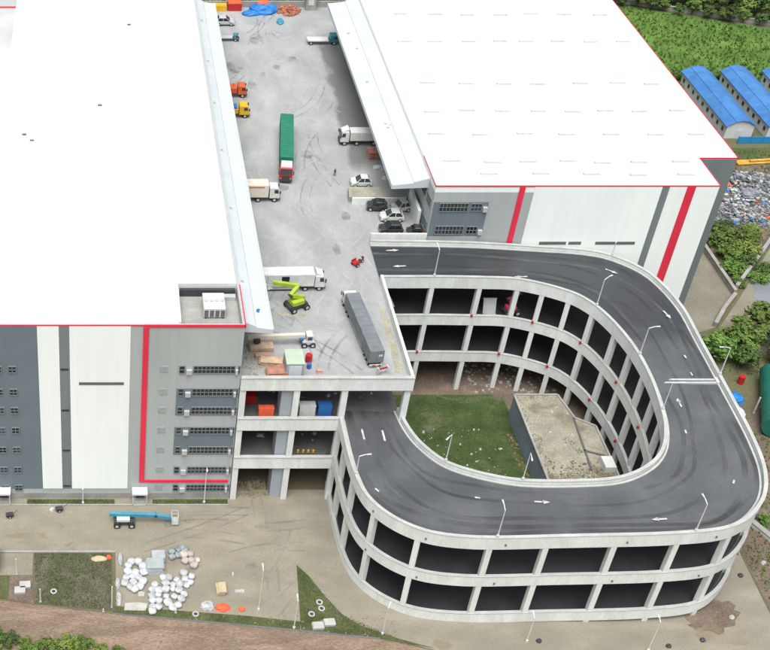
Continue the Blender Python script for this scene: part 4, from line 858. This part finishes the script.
bags([(6.9,84.2),(7.5,84.1),(8.15,83.9),(8.4,83.35),(7.1,83.5),(7.75,83.3)],'bag_white','white bulk bag in the loose cluster below the sheets','bags below the sheet stacks')
bags([(8.95,84.7),(9.0,84.0),(9.75,84.3),(9.6,83.6),(9.1,83.2)],'bag_white','white bulk bag in the small upright right-hand cluster','bags in the upright cluster')
bags([(9.1,87.2),(9.75,87.3),(9.2,86.4),(9.9,86.5),(10.5,86.6),(10.15,85.9)],'bag_pink','pinkish bulk bag in the topmost cluster','pinkish bags at the top')
bags([(7.9,87.7),(8.55,88.1),(7.9,87.0),(9.25,88.1),(8.5,87.3)],'bag_dark','dark patched bulk bag beside the pinkish bags','dark bags at the top')
GSH='sheet stacks on the apron'
stack('pale grey sheet stack, far one of two beside the bags',6.4,87.0,.02,1.3,1.1,6,.12,'sheet_stack',2,GSH,'sheet_stack'); stack('pale grey sheet stack, near and wider one of two beside the bags',6.0,85.6,.02,1.7,1.4,8,.12,'sheet_stack',2,GSH,'sheet_stack')
for x,y,L,lb in ((2.4,86.75,1.9,'long white sack row at the upper left of the bag yard'),(2.1,83.6,1.3,'pale sack row beside the garden plot'),(2.2,81.6,1.6,'pale sack row at the lower left of the bag yard')):
    o=lumpy('sack_row',lb,'sacks',x,y,.02,.3,L/2,.45,'bag_white',int(x*100+y)); 
for k,(x,y,sx,sy,lb) in enumerate(((3.9,80.6,1.2,.5,'flat translucent plastic sheet in front of the bags'),(4.5,82.2,.35,.3,'small folded sheet between the bag rings'))):
    o=MB().prism([(-sx,-sy),(sx*.8,-sy*1.1),(sx,sy*.7),(sx*.2,sy),(-sx*.9,sy*.8)],0,.09).build('plastic_sheet','plastic_sheet',None,(x,y,.02)); tag(o,lb,'sheet')
lumpy('sack_heap','white plastic heap left of the orange sacks','heap',11.2,80.6,.02,.7,.6,.5,'bag_white',21); lumpy('sack_heap','bright orange sack heap near the grass verge','heap',12.7,80.4,.02,.75,.5,.5,'orange_cloth',22); lumpy('sack_heap','small orange sack right of the orange heap','heap',14.6,80.2,.02,.35,.3,.35,'orange_cloth',23)
stack('beige sack stack behind the orange sacks',12.65,82.6,.02,.8,1.3,5,.15,'beige_bag',3,GSH,'sack_stack')
o=MB().box(-.5,.5,-.2,.2,0,.1).box(-.45,.45,-.17,.17,.1,.2).build('kerb_block','slab_pale',None,(14.6,82.5,.02)); tag(o,'single white kerb block on the apron','block')
lumpy('sack_heap','tiny white sack on the empty apron','heap',14.1,84.8,.02,.15,.28,.3,'bag_white',24)
lumpy('sack_heap','orange sack at the corner of the garden plot','heap',1.2,87.0,.05,.3,.35,.4,'orange_cloth',25); lumpy('earth_heap','tan earth heap at the corner of the garden plot','heap',.2,86.9,.04,.8,.4,.2,'beige_bag',26)
for x,y,lb in ((-7.5,83.3,'back pale slab pile left of the ring manhole'),(-8.0,82.6,'front pale slab pile left of the ring manhole'),(23.2,78.5,'right pale slab pile on the pointed lawn'),(22.0,78.1,'left pale slab pile on the pointed lawn')):
    e=empty('slab_pile',(x,y,.05),R(4),lb,'slabs','pale slab piles')
    for i in range(3): MB().box(-.55+i*.03,.55+i*.02,-.42,.40,i*.09,i*.09+.08).build('slab','slab_pale',e)
def manhole(x,y,z,lb):
    e=empty('manhole',(x,y,z),0,lb,'manhole','ring manholes'); rg=[]
    for i in range(17):
        a=2*math.pi*i/16; rg.append([Vector((math.cos(a)*r,math.sin(a)*r,q)) for r,q in ((.20,-.02),(.34,-.02),(.34,.10),(.20,.10))])
    MB().sweep(rg,False).build('ring','slab_pale',e); MB().tube([(0,0,-.02),(0,0,.03)],.21,14).build('cover','dark_metal',e)
for x,y,lb in ((-4.5,82.5,'ring manhole in the garden plot'),(22.6,81.1,'upper ring manhole on the pointed lawn'),(22.7,80.3,'middle ring manhole on the pointed lawn'),(21.6,79.6,'lower ring manhole on the pointed lawn'),(9.9,79.6,'ring manhole on the narrow verge')): manhole(x,y,.05,lb)
for x,y,h,lb in ((-8.4,84.8,2.4,'white post beside the paved strip at the left edge'),(-5.8,81.2,2.0,'white post at the near corner of the garden plot'),(1.45,80.5,3.2,'white post between the garden plot and the bags'),(7.9,79.8,.5,'low white post on the verge below the bags'),(.6,79.9,.5,'stubby white post at the drain below the garden plot')):
    e=empty('marker_post',(x,y,.03),0,lb,'post','white posts'); MB().tube([(0,0,0),(0,0,h)],.07,8).build('shaft','white_metal',e); MB().box(-.12,.12,-.12,.12,0,.12).build('foot','grey_concrete',e)
e=empty('site_wall',(-11.4,86.2,0),0,'white wall end at the left edge of the picture','wall'); MB().box(-6,1.1,-1.4,1.4,0,1.6).build('panel','white_metal',e); MB().box(-6,1.15,-1.45,1.45,1.6,1.7).build('coping','white_metal',e)
def cart(lb,x,y,m):
    e=empty('hand_cart',(x,y,.02),R(10),lb,'cart'); MB().box(-.4,.4,-.25,.25,.25,.5).build('tray',m,e); wheel(e,0,-.3,.2,.08); wheel(e,0,.3,.2,.08); MB().tube([(.4,0,.45),(.9,0,.9)],.03,6).build('handle','dark_metal',e)
cart('dark hand cart in front of the dark facade stripe',-4.2,93.8,'dark_metal'); cart('small black cart on the apron at the far left',-9.6,92.9,'dark_metal')
lumpy('sack_heap','white sack beside the dark hand cart','heap',-5.0,93.9,.02,.3,.25,.35,'bag_white',30)
for x,y,lb in ((59.8,76.4,'dark stone at the foot of the ramp corner'),(43.6,76.3,'dark stone in front of the ramp middle'),(63.8,79.2,'pale stone on the brown patch by the ramp corner'),(56.2,75.7,'dark stone on the path at the bottom right'),(66.9,84.6,'grey stone on the right path'),(70,86.3,'white stone on the bank right of the ramp')):
    lumpy('stone',lb,'stone',x,y,.03,.28,.25,.3,'slab_pale' if 'pale' in lb or 'white' in lb else 'dark_metal',int(x*7+y))

# ---------------------------------------------------------------- right-hand side: walls, sheds, tank, scrap
def low_wall(lb,pts,h,m='stone',th=.35):
    e=empty('boundary_wall',(pts[0][0],pts[0][1],0),0,lb,'wall','low walls beside the right warehouse'); o=Vector((pts[0][0],pts[0][1],0))
    for a,b in zip(pts,pts[1:]):
        A=Vector((*a,h/2))-o; Bq=Vector((*b,h/2))-o; s=MB().beam(A,Bq,th,h).build('wall_run',m,e); MB().beam(A+Vector((0,0,h/2+.05)),Bq+Vector((0,0,h/2+.05)),th+.12,.1).build('coping','grey_concrete',s)
low_wall('low stone wall beside the side yard',[(85.9,172),(85.9,133.2)],.9); low_wall('low stone wall across the end of the side yard',[(85.8,132.8),(83.0,129.6),(80.6,126.3)],.7); low_wall('low pale wall along the lane behind the scrap',[(86.6,134.4),(96.6,146.3),(112,160.5)],.8,'grey_concrete')
low_wall('white kerb wall on the bank right of the ramp',[(70.2,93.5),(72.6,88.6)],.5,'white_concrete',.5)
def shed(lb,x0,x1,y0,y1,group='blue roofed site sheds'):
    xc=(x0+x1)/2; hw=(x1-x0)/2; L=y1-y0
    e=empty('site_shed',(xc,y0,0),0,lb,'shed',group)
    MB().prism([(-hw,0),(hw,0),(hw,2.2),(hw*.5,2.95),(0,3.15),(-hw*.5,2.95),(-hw,2.2)],0,L,axis='y').build('wall','shed_wall',e)
    prof=[(-hw-.3,2.18),(-hw*.5,3.02),(0,3.23),(hw*.5,3.02),(hw+.3,2.18)]
    r=MB().prism(prof+[(p[0],p[1]+.12) for p in prof[::-1]],-.25,L+.25,axis='y').build('roof','blue_roof',e)
    for s in (-1,1):
        MB().beam((s*hw*.5,-.26,3.16),(s*hw*.5,L+.26,3.16),.12,.06).build('ridge_strip','blue_roof',r)
        n=9
        for i in range(n):
            y=1.2+(L-2.4)*i/(n-1); f=MB().box(s*hw-.04,s*hw+.04,y-.45,y+.45,.8,1.6).build('window','white_metal',e); MB().box(s*hw-.06,s*hw+.06,y-.36,y+.36,.86,1.54).build('pane','glass',f)
    MB().box(-.45,.45,-.05,0,0,1.5).build('door','canopy_metal',e)
shed('blue roofed shed nearest the right warehouse',101.4,105.8,175.6,194.6); shed('middle blue roofed shed with a row of wall windows',108.2,112.6,175.6,194.8); shed('blue roofed shed at the right edge of the picture',115.4,119.8,175.6,194.8)
e=empty('hoarding_fence',(103,174.0,0),0,'long bright blue hoarding in front of the sheds','fence')
for k in range(14): MB().box(k*2.0,k*2.0+1.94,-.05,.05,.05,1.2).build('panel','hoarding',e); MB().box(k*2.0-.06,k*2.0,-.08,.08,0,1.25).build('post','blue_paint',e)
e=empty('storage_tank',(80.9,110.4,0),math.atan2(10.6,4.2),'large green cylindrical tank lying at the right edge beside the barrels','tank')
MB().tube([(-5.4,0,1.55),(-5.1,0,1.55),(5.1,0,1.55),(5.4,0,1.55)],1.35,24).build('shell','tank_green',e,smooth=False)
for x in (-3.5,0,3.5): MB().tube([(x-.05,0,1.55),(x+.05,0,1.55)],1.38,24).build('band','tank_green',e); MB().box(x-.2,x+.2,-1.0,1.0,0,.6).build('saddle','grey_concrete',e)
MB().tube([(2,0,2.85),(2,0,3.15)],.35,12).build('hatch','tank_green',e)
drum('red barrel left of the green tank',79.4,115.2,0,'red_paint',.38,1.1); lumpy('tarpaulin','light blue tarpaulin between the ramp and the green tank','tarpaulin',77.7,112.2,0,.8,1.1,.7,'blue_tarp',77)
lumpy('sack_heap','pale blue plastic heap beside the ramp and the green tank','heap',76.6,109.5,0,.9,1.2,.8,'bag_white',41)
e=empty('marker_post',(78.7,109.6,0),0,'grey post left of the green tank','post','white posts'); MB().tube([(0,0,0),(0,0,2.6)],.1,8).build('shaft','pale_metal',e); MB().box(-.15,.15,-.15,.15,0,.2).build('foot','grey_concrete',e)
def scrap(lb,x,y,sx,sy,n,mats,seed):
    rr=random.Random(seed)
    for mi,m in enumerate(mats):
        mb=MB()
        for k in range(n):
            r=rr.random()**.7; a=rr.uniform(0,6.28); px=math.cos(a)*r*sx; py=math.sin(a)*r*sy; z=(1-r)*1.1*rr.uniform(.1,1); s=rr.uniform(.06,.34)
            M=Matrix.Translation((px,py,z))@Matrix.Rotation(rr.uniform(0,3),4,'Z')@Matrix.Rotation(rr.uniform(-.6,.6),4,'X')
            mb.box(-s,s,-s*.6,s*.6,0,s*rr.uniform(.2,.8),M)
        o=mb.build('scrap_heap',m,None,(x,y,0)); tag(o,lb+(' with white pieces',' with dark pieces',' with bluish pieces')[mi],'scrap heap',kind='stuff')
scrap('large scrap heap behind the right warehouse',95.5,153.5,4.8,4.3,420,('scrap_a','scrap_b','scrap_c'),1); scrap('scrap heap farther back towards the sheds',99.5,161.5,5.8,3.8,330,('scrap_a','scrap_b','scrap_c'),2); scrap('scrap heap at the right edge by the lane',103,155.5,3.8,3.2,240,('scrap_a','scrap_b','scrap_c'),3); scrap('small scrap strip along the first blue shed',98.6,183,1.2,11,220,('scrap_a','scrap_b','scrap_c'),4)
scrap('torn plastic sheeting over the scrap heaps',97.5,156,6.5,5.5,80,('sheeting',),9)
for k_,(m_,lb_) in enumerate((('orange_cloth','scattered orange junk among the scrap'),('blue_tarp','scattered blue junk among the scrap'),('pallet_wood','broken brown timber among the scrap'))): rubble('scrap_heap',lb_,m_,26,91,105,149,165,.5,.08,.4)
for x,y,d,lb in ((98.5,158.2,20,'blue grey tarpaulin sheet over the scrap'),(107.5,158.4,-12,'dark blue tarpaulin by the right edge')):
    lumpy('tarpaulin',lb,'tarpaulin',x,y,.3,1.6,1.0,.7,'blue_tarp' if 'dark' in lb else 'scrap_c',int(x),rz=R(d))
e=empty('pipe_bundle',(104.2,167.6,0),R(6),'long orange yellow pipes lying in front of the hoarding','pipes')
for k in range(3): MB().tube([(-4,k*.42,.2),(5.5,k*.42,.2)],.2,10).build('pipe','digger_yellow',e)
MB().tube([(-2,.2,.58),(5,.25,.58)],.2,10).build('pipe','digger_yellow',e)

rubble('rubble','stones and broken slabs on the mossy pump house roof','slab_pale',60,50,56.3,89.5,108,3.5,.03,.16); rubble('rubble','brown mud clods on the pump house roof','mud',170,49.8,56.4,91.5,98,3.5,.03,.17)
rubble('rubble','strip of brown rubble along the pump house wall','brick_brown',170,48.1,48.95,87,106,.02,.05,.2)
# ---------------------------------------------------------------- trees and shrubs
def crown_mesh(seed,m,rx=1.0,rz=.9,clumps=26,leaves=46,leaf=.13):
    rr=random.Random(seed); mb=MB()
    for c in range(clumps):
        while True:
            p=Vector((rr.uniform(-1,1),rr.uniform(-1,1),rr.uniform(-1,1)))
            if .25<p.length<1: break
        p=Vector((p.x*rx*.8,p.y*rx*.8,p.z*rz*.75)); cr_=rr.uniform(.22,.40)*rx
        for l in range(leaves):
            d=Vector((rr.gauss(0,1),rr.gauss(0,1),rr.gauss(0,1))).normalized(); q=p+d*cr_*rr.uniform(.55,1.05)
            nrm=(d+Vector((0,0,.5))+Vector((rr.uniform(-.5,.5),rr.uniform(-.5,.5),rr.uniform(-.5,.5)))).normalized(); a=nrm.orthogonal().normalized(); a.rotate(Matrix.Rotation(rr.uniform(0,6.28),3,nrm)); b=nrm.cross(a); s=leaf*rr.uniform(.6,1.3)
            mb.add([q-a*s,q+b*s*.55,q+a*s,q-b*s*.55],[(0,1,2,3)])
    return mb.mesh('crown',m)
CR={k:[crown_mesh(s,k) for s in (1,2,3)] for k in ('leaf_mid','leaf_dark','leaf_pale')}
SH={k:[crown_mesh(s+9,k,1.0,.6,18,42,.12) for s in (1,2)] for k in ('leaf_mid','leaf_dark','leaf_pale')}
def trunk_mesh(seed):
    rr=random.Random(seed); mb=MB(); mb.tube([(0,0,0),(.04,.02,.5),(.0,.05,1.0)],.10,8,.05)
    for k in range(5):
        a=k*1.26+rr.uniform(-.3,.3); mb.tube([(.01,.03,.6+.07*k),(math.cos(a)*.25,math.sin(a)*.25,.95+.05*k),(math.cos(a)*.5,math.sin(a)*.5,1.2+.06*k)],.045,5,.015)
    return mb.mesh('trunk','bark')
TR=[trunk_mesh(s) for s in (1,2)]
cnt=[0]
def tree(lb,x,y,h,w_,k,group):
    cnt[0]+=1; i=cnt[0]; e=empty('broadleaf_tree',(x,y,0),random.uniform(0,6.28),lb,'tree',group)
    inst('trunk',TR[i%2],e,(0,0,0),(0,0,0),(h*.42,h*.42,h*.42)); inst('crown',CR[k][i%3],e,(0,0,h*.62),(0,0,0),(w_,w_,h*.42)); return e
def shrub(lb,x,y,w_,h,k,group):
    cnt[0]+=1; i=cnt[0]; e=empty('shrub',(x,y,0),random.uniform(0,6.28),lb,'shrub',group)
    inst('foliage',SH[k][i%2],e,(0,0,h*.5),(0,0,0),(w_,w_,h*.8)); inst('stem',TR[i%2],e,(0,0,0),(0,0,0),(h*.4,h*.4,h*.4)); return e
GT='tree belt behind the green field'
ks=['leaf_mid','leaf_dark','leaf_pale']
for j,(yo,n,hh) in enumerate(((-1.2,16,3.0),(2.6,14,5.0),(8,13,6.5))):
    for i in range(n):
        f=i/(n-1); x=98+f*34+random.uniform(-.6,.6); y=229.5-f*12.5+yo+random.uniform(-.8,.8); h=hh*random.uniform(.8,1.2)
        k=('leaf_dark','leaf_mid') [i%2] if j==0 else random.choice(ks)
        row=('front','middle','back')[j]
        tree(f'{ORD[i]} tree from the left in the {row} row of the belt behind the field',x,y,h,h*(.5,.52,.5)[j],k,GT)
low_wall('pale wall in front of the tree belt behind the field',[(92,233),(100,229.6),(128,217.8),(160,207)],.8,'grey_concrete')
for i in range(7): tree(f'{ORD[i]} dark tree from the left beyond the far end of the yard',14+i*5.2,194+random.uniform(-1,2),19+random.uniform(-2,2),4.2,'leaf_dark','trees beyond the yard')
for x,y,h,w_,k,lb in ((78.0,119.8,4.2,2.3,'leaf_mid','bushy tree beside the outer edge of the ramp, lowest of the right-hand group'),(81.6,121.4,4.8,2.7,'leaf_mid','bushy tree in the middle of the group above the green tank'),(85.6,124.2,5.2,3.0,'leaf_mid','tallest bushy tree of the group above the green tank'),(89.2,121.6,4.8,2.8,'leaf_dark','dark tree right of the tallest bushy tree'),(86.0,119.0,4.4,2.5,'leaf_mid','tree just above the far end of the green tank'),(80.8,118.0,3.4,1.9,'leaf_dark','small dark tree left of the red barrel')):
    tree(lb,x,y,h,w_,k,'trees above the green tank')
for i,(x,y,w_,h,k) in enumerate(((89.0,145.5,2.5,2.4,'leaf_mid'),(91.6,143.2,2.2,2.0,'leaf_pale'),(88.4,141.6,2.3,2.2,'leaf_mid'),(90.6,148.2,2.1,1.8,'leaf_dark'),(93.2,146.2,2.0,1.6,'leaf_mid'),(87.8,138.6,1.9,1.9,'leaf_mid'),(90.2,140.2,2.0,1.8,'leaf_dark'),(90.6,136.6,1.6,1.3,'leaf_mid'),(88.0,149.6,1.9,1.5,'leaf_pale'),(92.4,138.8,1.5,1.3,'leaf_dark'),(87.4,135.6,1.3,1.2,'leaf_mid'),(94.6,148.6,1.5,1.2,'leaf_pale'))):
    shrub(f'{ORD[i]} green shrub of the thicket between the low walls and the scrap',x,y,w_,h,k,'thicket beside the side yard')
for i in range(6): shrub(f'{ORD[i]} dark shrub from the left along the far ends of the sheds',97+i*4.1,196.5+random.uniform(-.6,.6),1.4,1.6,'leaf_dark','shrubs behind the sheds')
for i,(x,y,w_,h,k) in enumerate(((-10.2,76.6,1.3,1.2,'leaf_mid'),(-8.6,76.2,1.1,1.1,'leaf_dark'),(-7.0,75.6,1.0,1.0,'leaf_mid'),(-4.6,75.5,1.2,1.2,'leaf_mid'),(-3.0,75.6,1.3,1.3,'leaf_pale'),(-1.4,75.5,1.2,1.2,'leaf_mid'),(.4,75.2,.9,.8,'leaf_pale'),(2.0,75.0,.7,.6,'leaf_mid'),(-6.0,74.8,1.2,1.2,'leaf_mid'),(-10.8,75,1.5,1.4,'leaf_mid'))):
    shrub(f'{ORD[i]} leafy shrub of the hedge below the dirt road at the bottom left',x,y,w_,h,k,'hedge at the bottom left')
for i,(x,y,w_,h,k) in enumerate(((72.5,92,1.0,1.0,'leaf_mid'),(71.4,84.5,.9,.8,'leaf_dark'),(72.0,97.5,1.3,1.4,'leaf_mid'),(74.0,100.5,1.2,1.2,'leaf_dark'),(71.5,80.0,1.0,.9,'leaf_mid'))):
    shrub(f'{ORD[i]} shrub on the bank right of the ramp',x,y,w_,h,k,'shrubs on the bank')
